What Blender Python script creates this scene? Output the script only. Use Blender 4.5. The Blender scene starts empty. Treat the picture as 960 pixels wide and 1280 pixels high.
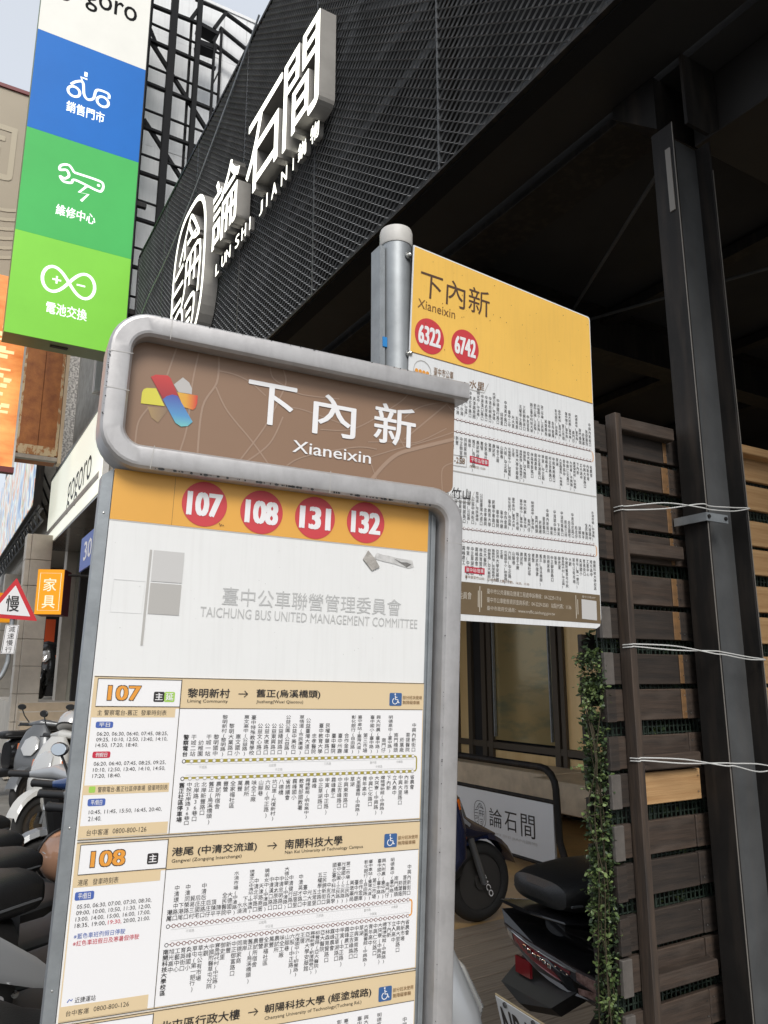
import bpy, math, random
from mathutils import Vector as V, Matrix, noise
random.seed(7)
S = bpy.context.scene
COL = S.collection
R = math.radians

# ------------------------------------------------------------------ camera, sky, sun, exposure
CAM = V((0, 0, 1.5))
PITCH = math.atan(206 / 955); YAW = R(59.5)          # world X = towards the restaurant, Y = along the street
fwd = V((math.cos(YAW) * math.cos(PITCH), math.sin(YAW) * math.cos(PITCH), math.sin(PITCH)))
cd = bpy.data.cameras.new('camera'); cam = bpy.data.objects.new('camera', cd); COL.objects.link(cam)
cam.location = CAM; cam.rotation_euler = fwd.to_track_quat('-Z', 'Y').to_euler()
cd.sensor_fit = 'VERTICAL'; cd.sensor_height = 34.6; cd.lens = 34.6 * 955 / 1280
cd.clip_start = 0.05; cd.clip_end = 2000
S.camera = cam
SUN_EL, SUN_AZ = 42, 250                              # azimuth measured from +X, anticlockwise
w = bpy.data.worlds.new('World'); S.world = w; w.use_nodes = True
nt = w.node_tree; bg = nt.nodes['Background']
sky = nt.nodes.new('ShaderNodeTexSky'); sky.sky_type = 'NISHITA'; sky.sun_disc = False
sky.sun_elevation = R(SUN_EL); sky.sun_rotation = R(90 - SUN_AZ); sky.dust_density = 4; sky.air_density = 1.2
hs = nt.nodes.new('ShaderNodeHueSaturation'); hs.inputs['Saturation'].default_value = 0.22
mixs = nt.nodes.new('ShaderNodeMixRGB'); mixs.inputs[0].default_value = 0.72
mixs.inputs[2].default_value = (5.2, 5.6, 6.25, 1)     # even high overcast over the clear sky model
nt.links.new(sky.outputs[0], hs.inputs['Color']); nt.links.new(hs.outputs[0], mixs.inputs[1])
nt.links.new(mixs.outputs[0], bg.inputs['Color']); bg.inputs['Strength'].default_value = 0.1
sl = bpy.data.lights.new('sun', 'SUN'); sl.energy = 1.5; sl.angle = R(22); sl.color = (1, .965, .92)
so = bpy.data.objects.new('sun', sl); COL.objects.link(so)
sd = V((math.cos(R(SUN_AZ)) * math.cos(R(SUN_EL)), math.sin(R(SUN_AZ)) * math.cos(R(SUN_EL)), math.sin(R(SUN_EL))))
so.rotation_euler = sd.to_track_quat('Z', 'Y').to_euler(); so.location = (0, -3, 12)
S.view_settings.view_transform = 'Standard'; S.view_settings.look = 'None'
S.view_settings.exposure = 0.68; S.view_settings.gamma = 1; S.view_settings.use_curve_mapping = False
S.cycles.max_bounces = 6; S.cycles.caustics_reflective = False; S.cycles.caustics_refractive = False

# ------------------------------------------------------------------ materials
MATS = {}
def mat(name, col, rough=.6, metal=0., var=0., scale=8., bump=0., bscale=None, emit=0., ecol=None, stretch=None, col2=None, spec=.5, coat=0., detail=6, lo=.35, hi=.65):
    if name in MATS: return MATS[name]
    m = bpy.data.materials.new(name); m.use_nodes = True; n = m.node_tree.nodes; l = m.node_tree.links
    b = n['Principled BSDF']; b.inputs['Roughness'].default_value = rough; b.inputs['Metallic'].default_value = metal
    b.inputs['Specular IOR Level'].default_value = spec; b.inputs['Coat Weight'].default_value = coat
    c = (*col, 1); b.inputs['Base Color'].default_value = c; m.diffuse_color = c
    if var or bump or col2:
        tc = n.new('ShaderNodeTexCoord'); mp = n.new('ShaderNodeMapping'); l.new(tc.outputs['Object'], mp.inputs[0])
        if stretch: mp.inputs['Scale'].default_value = stretch
        nz = n.new('ShaderNodeTexNoise'); nz.inputs['Scale'].default_value = scale; nz.inputs['Detail'].default_value = detail
        nz.inputs['Roughness'].default_value = .62; l.new(mp.outputs[0], nz.inputs[0])
        if var or col2:
            cr = n.new('ShaderNodeValToRGB'); l.new(nz.outputs['Fac'], cr.inputs[0])
            cr.color_ramp.elements[0].position = lo; cr.color_ramp.elements[1].position = hi
            a = col2 if col2 else tuple(max(0, x * (1 - var)) for x in col)
            cr.color_ramp.elements[0].color = (*a, 1); cr.color_ramp.elements[1].color = c
            l.new(cr.outputs[0], b.inputs['Base Color'])
            if emit: l.new(cr.outputs[0], b.inputs['Emission Color'])
        if bump:
            nb = nz
            if bscale:
                nb = n.new('ShaderNodeTexNoise'); nb.inputs['Scale'].default_value = bscale; nb.inputs['Detail'].default_value = 5; l.new(mp.outputs[0], nb.inputs[0])
            bp = n.new('ShaderNodeBump'); bp.inputs['Strength'].default_value = bump; bp.inputs['Distance'].default_value = .01
            l.new(nb.outputs['Fac'], bp.inputs['Height']); l.new(bp.outputs[0], b.inputs['Normal'])
    if emit:
        b.inputs['Emission Strength'].default_value = emit
        if not (var or col2): b.inputs['Emission Color'].default_value = (*(ecol or col), 1)
    MATS[name] = m; return m

def streaks(m, amount=.25, sc=(30, 30, .8), colr=(.12, .11, .10)):
    """vertical rain streaks mixed over a material's colour"""
    n = m.node_tree.nodes; l = m.node_tree.links; b = n['Principled BSDF']
    tc = n.new('ShaderNodeTexCoord'); mp = n.new('ShaderNodeMapping'); mp.inputs['Scale'].default_value = sc
    l.new(tc.outputs['Object'], mp.inputs[0]); nz = n.new('ShaderNodeTexNoise'); nz.inputs['Scale'].default_value = 3; nz.inputs['Detail'].default_value = 7
    l.new(mp.outputs[0], nz.inputs[0]); cr = n.new('ShaderNodeValToRGB'); cr.color_ramp.elements[0].position = .48; cr.color_ramp.elements[1].position = .78
    cr.color_ramp.elements[0].color = (0, 0, 0, 1); cr.color_ramp.elements[1].color = (amount,) * 3 + (1,)
    l.new(nz.outputs['Fac'], cr.inputs[0]); mx = n.new('ShaderNodeMixRGB'); l.new(cr.outputs[0], mx.inputs[0])
    src = b.inputs['Base Color']
    if src.is_linked: l.new(src.links[0].from_socket, mx.inputs[1])
    else: mx.inputs[1].default_value = src.default_value
    mx.inputs[2].default_value = (*colr, 1); l.new(mx.outputs[0], src); return m

def wood(name, c1, c2, axis=(1.5, 22, 22), rough=.7, bump=.25):
    m = mat(name, c1, rough, 0, .4, 2.2, bump, None, col2=c2, stretch=axis, lo=.3, hi=.7); 
    return m

M_frame = mat('weathered_aluminium', (.47, .458, .452), .40, .4, 0, 26, .015, 200, col2=(.41, .398, .394), lo=.36, hi=.6); streaks(M_frame, .20, (30, 30, 9), (.20, .185, .18))
M_frame_side = M_frame
M_galv = mat('galvanised_steel', (.36, .385, .40), .48, .55, .22, 20, .05, 60)
M_galv_pole = mat('galvanised_pole', (.34, .36, .37), .5, .45, .25, 9, .04, 50)
M_dark = mat('dark_gap', (.02, .02, .02), .8)
M_brown = mat('sign_brown', (.275, .168, .105), .42, 0, .06, 3); 
M_road = mat('sign_brown_lines', (.36, .245, .175), .45)
M_white = mat('sign_white', (.80, .80, .785), .4, 0, .035, 6); streaks(M_white, .10, (60, 60, 1.2), (.45, .43, .40))
M_white2 = mat('sheet_white', (.80, .81, .81), .4, 0, .03, 6); streaks(M_white2, .22, (90, 90, .7), (.42, .42, .42))  # streaks also paint the sheet's wavy vertical reflections
M_print_white = mat('print_white', (.84, .83, .83), .5)
M_orange = mat('sign_orange', (.80, .41, .075), .42, 0, .07, 4)
M_orange2 = mat('sheet_orange', (.92, .56, .12), .42, 0, .08, 4); streaks(M_orange2, .12, (50, 50, 3), (.5, .3, .1))
M_red = mat('print_red', (.60, .055, .065), .45)
M_redchip = mat('print_red_chip', (.55, .03, .06), .45)
M_bluechip = mat('print_blue_chip', (.07, .13, .42), .45)
M_tan = mat('print_tan', (.72, .565, .35), .45)
M_black = mat('print_black', (.025, .022, .022), .5)
M_brownink = mat('print_brown', (.20, .10, .035), .5)
M_grey1 = mat('print_pale_grey', (.56, .55, .535), .5); M_grey2 = mat('print_mid_grey', (.45, .435, .41), .5)
M_greyink = mat('print_grey_ink', (.50, .50, .49), .5); M_ghost = mat('print_ghost', (.70, .70, .69), .5)
M_numorange = mat('print_number_orange', (.78, .33, .05), .45)
M_green = mat('print_green', (.36, .60, .10), .45); M_olive = mat('print_olive', (.36, .30, .05), .45)
M_darkred = mat('print_dark_red', (.20, .085, .07), .5)
M_badge = mat('access_blue', (.045, .12, .30), .45)
M_footer = mat('footer_brown', (.17, .12, .065), .5, 0, .15, 12)
M_tape = mat('torn_tape', (.48, .45, .41), .6, 0, .35, 60, .3)
M_screw = mat('screw_steel', (.5, .5, .48), .35, .9)
M_cap = mat('pole_cap', (.62, .60, .56), .5, 0, .12, 30)
M_bluetape = mat('blue_tape', (.02, .22, .55), .5)

M_steel = mat('black_painted_steel', (.018, .0165, .0155), .58, .0, .35, 5, .08, 30, spec=.22); streaks(M_steel, .55, (9, 9, 1.1), (.060, .046, .036))
M_steel2 = mat('grey_painted_steel', (.085, .088, .090), .5, .0, .3, 6, .08, 30, spec=.35); streaks(M_steel2, .35, (14, 14, .8), (.09, .078, .068))
M_bar = mat('matt_black_bar', (.010, .010, .011), .75, spec=.2)
M_mesh = mat('mesh_metal', (.34, .345, .35), .45, .2, .25, 4)
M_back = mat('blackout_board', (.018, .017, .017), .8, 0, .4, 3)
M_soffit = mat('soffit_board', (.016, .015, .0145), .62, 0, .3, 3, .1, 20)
M_edge = mat('bare_steel_highlight', (.20, .185, .165), .6)
M_slat = wood('stained_slat', (.070, .046, .032), (.021, .0155, .012), (2, 30, 30)); streaks(M_slat, .45, (3, 3, 12), (.10, .08, .065))
M_slat2 = wood('stained_slat_dark', (.044, .031, .023), (.014, .0115, .0098), (2, 30, 30))
M_pine = wood('bare_pine', (.50, .31, .145), (.34, .185, .075), (1.5, 34, 34))
M_pine_d = wood('half_stained_pine', (.26, .135, .05), (.09, .05, .022), (3, 18, 18))
M_grey_wood = mat('greyed_end', (.13, .115, .102), .7, 0, .4, 20)
M_post = wood('stained_post', (.080, .054, .037), (.024, .0185, .0155), (30, 30, 2))
M_lattice = mat('plastic_lattice', (.020, .032, .023), .6)
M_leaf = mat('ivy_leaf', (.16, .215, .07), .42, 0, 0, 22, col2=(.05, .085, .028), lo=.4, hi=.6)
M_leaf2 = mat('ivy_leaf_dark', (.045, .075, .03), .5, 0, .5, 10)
M_stem = mat('ivy_stem', (.05, .04, .02), .7)
M_wire = mat('white_wire', (.62, .62, .60), .45)
M_deck = wood('deck_wood', (.40, .325, .25), (.19, .15, .115), (1.2, 26, 26), .38)
M_floor = mat('bronze_floor', (.60, .38, .15), .30, .05, .35, 2.5, .1, 14)  # warm interior lamp light is put into this bright gold
M_brass = mat('brass_panel', (.90, .66, .33), .30, .12, 0, 1.6, .05, 6, stretch=(1, 3, .4), col2=(.72, .48, .21), lo=.3, hi=.7)  # albedo lifted so the panels carry the warm light inside
M_glass = mat('tinted_glass', (.17, .19, .12), .10, .25, 0, 1.6, .10, 3, stretch=(1, 1, 3), col2=(.36, .28, .13), lo=.5, hi=.75)
M_mull = mat('dark_mullion', (.075, .057, .038), .5)
M_bench = mat('bench_concrete', (.62, .51, .37), .5, 0, .25, 6, .1, 30)  # raised albedo stands in for interior light on the bench
M_woodblk = wood('bench_wood_block', (.55, .33, .14), (.38, .21, .09))
M_pave = mat('pavement_concrete', (.27, .255, .225), .75, 0, .3, 3, .2, 40)
M_road_asph = mat('asphalt', (.055, .055, .055), .8, 0, .3, 6, .3, 80)

# ------------------------------------------------------------------ object helpers
def wloc(o):
    p = V((0, 0, 0))
    while o is not None: p += o.location; o = o.parent
    return p
def tag(o, label=None, cat=None, group=None, kind=None):
    if label: o['label'] = label
    if cat: o['category'] = cat
    if group: o['group'] = group
    if kind: o['kind'] = kind
    return o
def thing(name, label, cat, loc=(0, 0, 0), rz=0, group=None):
    o = bpy.data.objects.new(name, None); COL.objects.link(o); o.empty_display_size = .1
    o.location = loc; o.rotation_euler = (0, 0, rz); return tag(o, label, cat, group)

class MB:
    def __init__(s): s.v = []; s.f = []; s.m = []; s.mats = []
    def mi(s, m):
        if m not in s.mats: s.mats.append(m)
        return s.mats.index(m)
    def add(s, vs, fs, m):
        k = len(s.v); i = s.mi(m); s.v += [tuple(p) for p in vs]
        for f in fs: s.f.append([a + k for a in f]); s.m.append(i)
        return s
    def box(s, a, b, m, T=None):
        x0, y0, z0 = a; x1, y1, z1 = b
        vs = [V(p) for p in ((x0, y0, z0), (x1, y0, z0), (x1, y1, z0), (x0, y1, z0), (x0, y0, z1), (x1, y0, z1), (x1, y1, z1), (x0, y1, z1))]
        if T: vs = [T @ p for p in vs]
        return s.add(vs, [(3, 2, 1, 0), (4, 5, 6, 7), (0, 1, 5, 4), (1, 2, 6, 5), (2, 3, 7, 6), (3, 0, 4, 7)], m)
    def bbox(s, a, b, m, c=.004, T=None):
        """box with chamfered edges"""
        import itertools
        x = (a[0], b[0]); y = (a[1], b[1]); z = (a[2], b[2]); idx = {}; vs = []
        def P(i, j, k, ax):
            key = (i, j, k, ax)
            if key not in idx:
                p = [x[i], y[j], z[k]]; sg = [(1, -1)[i], (1, -1)[j], (1, -1)[k]]
                for q in range(3):
                    if q != ax: p[q] += sg[q] * c
                idx[key] = len(vs); vs.append(V(p))
            return idx[key]
        fs = []
        for ax in range(3):
            o = [q for q in range(3) if q != ax]
            for sd_ in (0, 1):
                q = []
                for (u, v_) in ((0, 0), (1, 0), (1, 1), (0, 1)):
                    t = [0, 0, 0]; t[ax] = sd_; t[o[0]] = u; t[o[1]] = v_; q.append(P(*t, ax))
                fs.append(q)
        for ax in range(3):
            o = [q for q in range(3) if q != ax]
            for u in (0, 1):
                for v_ in (0, 1):
                    e = []
                    for end in (0, 1):
                        t = [0, 0, 0]; t[ax] = end; t[o[0]] = u; t[o[1]] = v_; e.append((P(*t, o[0]), P(*t, o[1])))
                    fs.append([e[0][0], e[0][1], e[1][1], e[1][0]])
        for i, j, k in itertools.product((0, 1), repeat=3): fs.append([P(i, j, k, 0), P(i, j, k, 1), P(i, j, k, 2)])
        if T: vs = [T @ p for p in vs]
        return s.add(vs, fs, m)
    def tube(s, pts, r, m, seg=8, cap=True, closed=False):
        pts = [V(p) for p in pts]; n = len(pts); rr = r if isinstance(r, (list, tuple)) else [r] * n; vs = []; prev = None
        for i, p in enumerate(pts):
            if closed: t = pts[(i + 1) % n] - pts[i - 1]
            else: t = pts[min(i + 1, n - 1)] - pts[max(i - 1, 0)]
            t.normalize()
            if prev is None: u = t.orthogonal().normalized()
            else: u = (prev - t * prev.dot(t)); u = u.normalized() if u.length > 1e-6 else t.orthogonal().normalized()
            prev = u; w_ = t.cross(u)
            for k in range(seg):
                a = 2 * math.pi * k / seg; vs.append(p + (u * math.cos(a) + w_ * math.sin(a)) * rr[i])
        fs = []; last = n if closed else n - 1
        for i in range(last):
            for k in range(seg):
                a = i * seg + k; b = i * seg + (k + 1) % seg; c = ((i + 1) % n) * seg
                fs.append((a, b, c + (k + 1) % seg, c + k))
        if cap and not closed: fs += [tuple(range(seg))[::-1], tuple((n - 1) * seg + k for k in range(seg))]
        return s.add(vs, fs, m)
    def quad(s, ps, m): return s.add(ps, [tuple(range(len(ps)))], m)
    def prism(s, poly, d, m):
        """extrude 3-D polygon by vector d"""
        n = len(poly); d = V(d); vs = [V(p) for p in poly] + [V(p) + d for p in poly]
        fs = [tuple(range(n))[::-1], tuple(range(n, 2 * n))] + [(i, (i + 1) % n, n + (i + 1) % n, n + i) for i in range(n)]
        return s.add(vs, fs, m)
    def loft(s, secs, m, seg=16, e=2.6, axis='x'):
        """superellipse sections: (pos, centre across, centre up, half width, half height)"""
        vs = []
        for (x, yc, zc, a, b) in secs:
            for k in range(seg):
                t = 2 * math.pi * k / seg; c, q = math.cos(t), math.sin(t)
                y = yc + a * math.copysign(abs(c) ** (2 / e), c); z = zc + b * math.copysign(abs(q) ** (2 / e), q)
                vs.append((x, y, z) if axis == 'x' else (z, y, x) if axis == 'z' else (y, x, z))
        n = len(secs); fs = [tuple(range(seg))[::-1], tuple((n - 1) * seg + k for k in range(seg))]
        for i in range(n - 1):
            for k in range(seg): fs.append((i * seg + k, i * seg + (k + 1) % seg, (i + 1) * seg + (k + 1) % seg, (i + 1) * seg + k))
        return s.add(vs, fs, m)
    def lathe(s, prof, m, seg=24, T=None):
        """profile (r, h) around local Z, then T"""
        vs = []
        for r_, h in prof:
            for k in range(seg):
                a = 2 * math.pi * k / seg; p = V((r_ * math.cos(a), r_ * math.sin(a), h)); vs.append(T @ p if T else p)
        n = len(prof); fs = [(i * seg + k, i * seg + (k + 1) % seg, (i + 1) * seg + (k + 1) % seg, (i + 1) * seg + k) for i in range(n - 1) for k in range(seg)]
        fs += [tuple(range(seg))[::-1], tuple((n - 1) * seg + k for k in range(seg))]
        return s.add(vs, fs, m)
    def build(s, name, parent=None, smooth=False, local=False, kind=None, loc=None):
        off = V((0, 0, 0))
        if parent is not None and not local: off = wloc(parent)
        me = bpy.data.meshes.new(name)
        o = bpy.data.objects.new(name, me); COL.objects.link(o)
        if loc is not None: o.location = V(loc) - off; off = V(loc)
        elif parent is None and not local and s.v:
            xs = [p[0] for p in s.v]; ys = [p[1] for p in s.v]; zs = [p[2] for p in s.v]
            off = V(((min(xs) + max(xs)) / 2, (min(ys) + max(ys)) / 2, min(zs))); o.location = off
        me.from_pydata([(p[0] - off.x, p[1] - off.y, p[2] - off.z) for p in s.v], [], s.f)
        for m in s.mats: me.materials.append(m)
        me.polygons.foreach_set('material_index', s.m)
        if smooth:
            me.polygons.foreach_set('use_smooth', [True] * len(me.polygons))
            me.set_sharp_from_angle(angle=R(38))
        me.update()
        if parent is not None: o.parent = parent
        if kind: o['kind'] = kind
        return o
def copy_tree(o, parent=None):
    c = o.copy(); COL.objects.link(c); c.parent = parent
    for ch in list(o.children): copy_tree(ch, c)
    return c

class Fr:
    """a flat sign's own frame: s to the right, t downwards, n towards the viewer"""
    def __init__(s, P, ex, dn):
        s.P = V(P); s.ex = V(ex).normalized(); d = V(dn); d -= s.ex * d.dot(s.ex); s.dn = d.normalized(); s.n = s.dn.cross(s.ex).normalized()
        s.n = s.n if (CAM - s.P).dot(s.n) > 0 else -s.n
    def __call__(s, a, b, o=0.): return s.P + s.ex * a + s.dn * b + s.n * o
class Patch:
    """four-corner sheet, u and v in 0..1"""
    def __init__(s, A, B, C, D): s.c = [V(A), V(B), V(C), V(D)]; s.n = (s.c[1] - s.c[0]).cross(s.c[3] - s.c[0]).normalized(); s.n = s.n if (CAM - s.c[0]).dot(s.n) > 0 else -s.n
    def __call__(s, u, v, o=0.):
        a, b, c, d = s.c; return a * (1 - u) * (1 - v) + b * u * (1 - v) + c * u * v + d * (1 - u) * v + s.n * o

# ------------------------------------------------------------------ lettering (built-in font turned to mesh)
GC = {}
def glyph(s, bold=0., ext=0., res=2):
    if res == 1 and min(map(ord, s)) < 0x2000: res = 2
    k = (s, bold, ext, res)
    if k not in GC:
        c = bpy.data.curves.new('t', 'FONT'); c.body = s; c.size = 1; c.resolution_u = res; c.extrude = ext
        o = bpy.data.objects.new('t', c); m = bpy.data.meshes.new_from_object(o)
        A = [tuple(v.co) for v in m.vertices]; Fc = [tuple(p.vertices) for p in m.polygons]; n = len(A); vs = []; fs = []
        for i, (dx, dy) in enumerate(((0, 0),) if bold < .008 else ((0, 0), (-bold, 0), (bold, 0), (0, bold * .6), (0, -bold * .6)) if bold < .03 else ((0, 0), (-bold, bold * .35), (bold, bold * .35), (-bold, -bold * .35), (bold, -bold * .35), (bold * .5, 0), (-bold * .5, 0))):
            vs += [(a[0] + dx, a[1] + dy, a[2] + i * .00004) for a in A]; fs += [tuple(j + i * n for j in f) for f in Fc]
        GC[k] = (vs, fs, [p.normal.z for p in m.polygons])
        bpy.data.objects.remove(o); bpy.data.curves.remove(c); bpy.data.meshes.remove(m)
    return GC[k]
def text(mb, F, s, x0, y0, x1, y1, m, bold=0., o=.001, res=2, shear=0.):
    """string fitted to the box x0..x1, y0 (top)..y1 (bottom) of frame F"""
    vs, fs, _ = glyph(s, bold, 0, res)
    if not vs: return
    ax = min(v[0] for v in vs); bx = max(v[0] for v in vs); ay = min(v[1] for v in vs); by = max(v[1] for v in vs)
    out = []
    for v in vs:
        q = (v[1] - ay) / (by - ay); out.append(F(x0 + (v[0] - ax) / (bx - ax) * (x1 - x0) + shear * q, y1 + q * (y0 - y1), o + v[2]))
    mb.add(out, fs, m)
def cell(mb, F, ch, x, y, w_, h, m, bold=0., o=.001, res=1):
    """one square character in the cell whose top-left is x, y"""
    if ch == ' ': return
    vs, fs, _ = glyph(ch, bold, 0, res)
    if ord(ch) < 0x2000: dx = .5 - (min(v[0] for v in vs) + max(v[0] for v in vs)) / 2
    else: dx = 0
    mb.add([F(x + (v[0] + dx) * w_, y + (.86 - v[1]) * h, o + v[2]) for v in vs], fs, m)
def column(mb, F, s, x, y, w_, h, m, up=False, bold=.0, o=.001):
    """vertical Chinese line; up: ends at y, otherwise starts at y"""
    if up: y = y - h * len(s)
    for i, ch in enumerate(s): cell(mb, F, ch, x - w_ / 2, y + i * h, w_, h * .98, m, bold, o)
def rect(mb, F, x0, y0, x1, y1, m, o=.0006): mb.quad([F(x0, y0, o), F(x1, y0, o), F(x1, y1, o), F(x0, y1, o)], m)
def rrect(mb, F, x0, y0, x1, y1, r, m, o=.0009, k=4):
    P = []
    for cx, cy, a0 in ((x1 - r, y0 + r, -90), (x1 - r, y1 - r, 0), (x0 + r, y1 - r, 90), (x0 + r, y0 + r, 180)):
        for i in range(k + 1): a = R(a0 + 90 * i / k); P.append(F(cx + r * math.cos(a), cy + r * math.sin(a), o))
    mb.quad(P, m)
def disc(mb, F, x, y, r, m, o=.0009, k=28, ry=None): mb.quad([F(x + r * math.cos(2 * math.pi * i / k), y + (ry or r) * math.sin(2 * math.pi * i / k), o) for i in range(k)], m)
def ring(mb, F, x, y, r, t, m, o=.0012, k=14, ry=None):
    ry = ry or r; A = [F(x + r * math.cos(6.2832 * i / k), y + ry * math.sin(6.2832 * i / k), o) for i in range(k)]; B = [F(x + (r - t) * math.cos(6.2832 * i / k), y + (ry - t) * math.sin(6.2832 * i / k), o) for i in range(k)]
    mb.add(A + B, [(i, (i + 1) % k, k + (i + 1) % k, k + i) for i in range(k)], m)
def stroke(mb, F, pts, w_, m, o=.001, closed=False):
    """flat line of width w_ along pts"""
    P = [V((a, b)) for a, b in pts]; n = len(P); L = []; Rr = []
    for i in range(n):
        if closed: t = P[(i + 1) % n] - P[i - 1]
        else: t = P[min(i + 1, n - 1)] - P[max(i - 1, 0)]
        t.normalize(); q = V((-t.y, t.x)) * w_ / 2; L.append(F(*(P[i] + q), o)); Rr.append(F(*(P[i] - q), o))
    e = n if closed else n - 1
    mb.add(L + Rr, [(i, (i + 1) % n, n + (i + 1) % n, n + i) for i in range(e)], m)
def smooth_pts(pts, k=6):
    out = []; n = len(pts)
    if n < 3: return pts
    for i in range(n - 1):
        p0 = pts[max(i - 1, 0)]; p1 = pts[i]; p2 = pts[i + 1]; p3 = pts[min(i + 2, n - 1)]
        for j in range(k):
            t = j / k; out.append(tuple(.5 * (2 * b + (c - a) * t + (2 * a - 5 * b + 4 * c - d) * t * t + (3 * b - a - 3 * c + d) * t ** 3) for a, b, c, d in zip(p0, p1, p2, p3)))
    return out + [pts[-1]]

# ------------------------------------------------------------------ the setting: ground
g = MB(); g.quad([(-150, -150, -.12), (150, -150, -.12), (150, 150, -.12), (-150, 150, -.12)], M_road_asph); g.build('ground', kind='structure')
g = MB(); g.box((-2.2, -6, -.11), (9, 60, 0), M_pave); g.build('pavement', kind='structure')
g = MB(); g.box((1.7, 3.9, .001), (9, 13.5, .02), M_floor); g.build('indoor_floor', kind='structure')
deck = MB(); deck.box((1.65, 1.75, .001), (5.4, 3.9, .012), M_dark); deck = deck.build('deck', kind='structure')
pl = MB(); pl.bbox((-1.9, -.062, 0), (1.9, .062, .022), M_deck, .004)
plk = pl.build('plank', deck, local=True)
for i in range(18):
    o = plk if i == 0 else plk.copy()
    if i: COL.objects.link(o)
    o.parent = deck; o.location = V((3.5 + random.uniform(-.02, .02), 1.78 + i * .132, .012 + random.uniform(0, .003))) - deck.location; o.rotation_euler = (0, 0, R(8.5) * .35)

# ------------------------------------------------------------------ BUS STOP SIGN (near, brown head)
B = Fr((.1988, 1.0777, 1.7802), (.9964, -.0821, -.0226), (-.0189, .0451, -.9988))
bus = thing('bus_stop_sign', 'large grey metal framed bus stop sign with a brown name panel and timetables', 'bus stop sign', (B(.27, 1.78).x, B(.27, 1.78).y, 0))
# one continuous S-shaped box section
def arc(cx, cy, r, a0, a1, k=8): return [(cx + r * math.cos(R(a0 + (a1 - a0) * i / k)), cy + r * math.sin(R(a0 + (a1 - a0) * i / k))) for i in range(k + 1)]
path = [(.557, -.2135), (.30, -.2135)] + arc(.0295, -.1725, .041, -90, -180) + arc(.0295, -.0615, .041, 180, 90) + [(.30, -.0205)] + arc(.4945, .0205, .041, -90, 0) + [(.5355, .5), (.5355, 1.765)]
H = .0165; prof = [(-H, -.036), (-H, .024), (-H + .0035, .029), (-H + .007, .030), (H - .007, .030), (H - .0035, .029), (H, .024), (H, -.036)]
P2 = [V(p) for p in path]; vs = []
for i, p in enumerate(P2):
    t = (P2[min(i + 1, len(P2) - 1)] - P2[max(i - 1, 0)]).normalized(); q = V((-t.y, t.x))
    for a, o in prof: c = p + q * a; vs.append(B(c.x, c.y, o))
k = len(prof); n = len(P2); fs = [(i * k + j, i * k + (j + 1) % k, (i + 1) * k + (j + 1) % k, (i + 1) * k + j) for i in range(n - 1) for j in range(k)] + [tuple(range(k)), tuple((n - 1) * k + j for j in range(k))]
fm = MB(); fm.add(vs, fs, M_frame); frame = fm.build('frame', bus, smooth=True); frame.data.set_sharp_from_angle(angle=R(16))
sm = MB()
for seam_i, (a, b) in enumerate((((-.0285, -.163), (.0055, -.1645)), ((-.0285, -.1105), (.0055, -.110)), ((.054, -.2305), (.0535, -.1965)), ((.31, -.0375), (.3105, -.0035)), ((.518, .052), (.5525, .053)), ((.518, .86), (.5525, .86)), ((.046, -.0372), (.043, -.0035)))):
    sm = MB(); stroke(sm, B, [a, b], .0009, M_grey2, .0304); sm.build('weld_seam', frame)
ch = MB()
for i in range(150):                                   # chipped paint along the frame's lower and outer edges
    e = random.choice((0, 0, 1, 2, 3))
    if e == 0: x, y = random.uniform(.05, .49), -.0052
    elif e == 1: x, y = -.0268 + random.uniform(0, .002), random.uniform(-.17, -.06)
    elif e == 2: x, y = random.uniform(.03, .55), -.2272
    else: x, y = .5200, random.uniform(.03, .9)
    s_ = random.uniform(.0004, .0014) * (1.6 if e == 0 else .8); disc(ch, B, x, y, s_ * random.uniform(.7, 2.2) if e in (0, 2) else s_, M_dark, .0301 if e else .0302, 7, s_)
ch.build('paint_chips', frame, kind='stuff')
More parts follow.
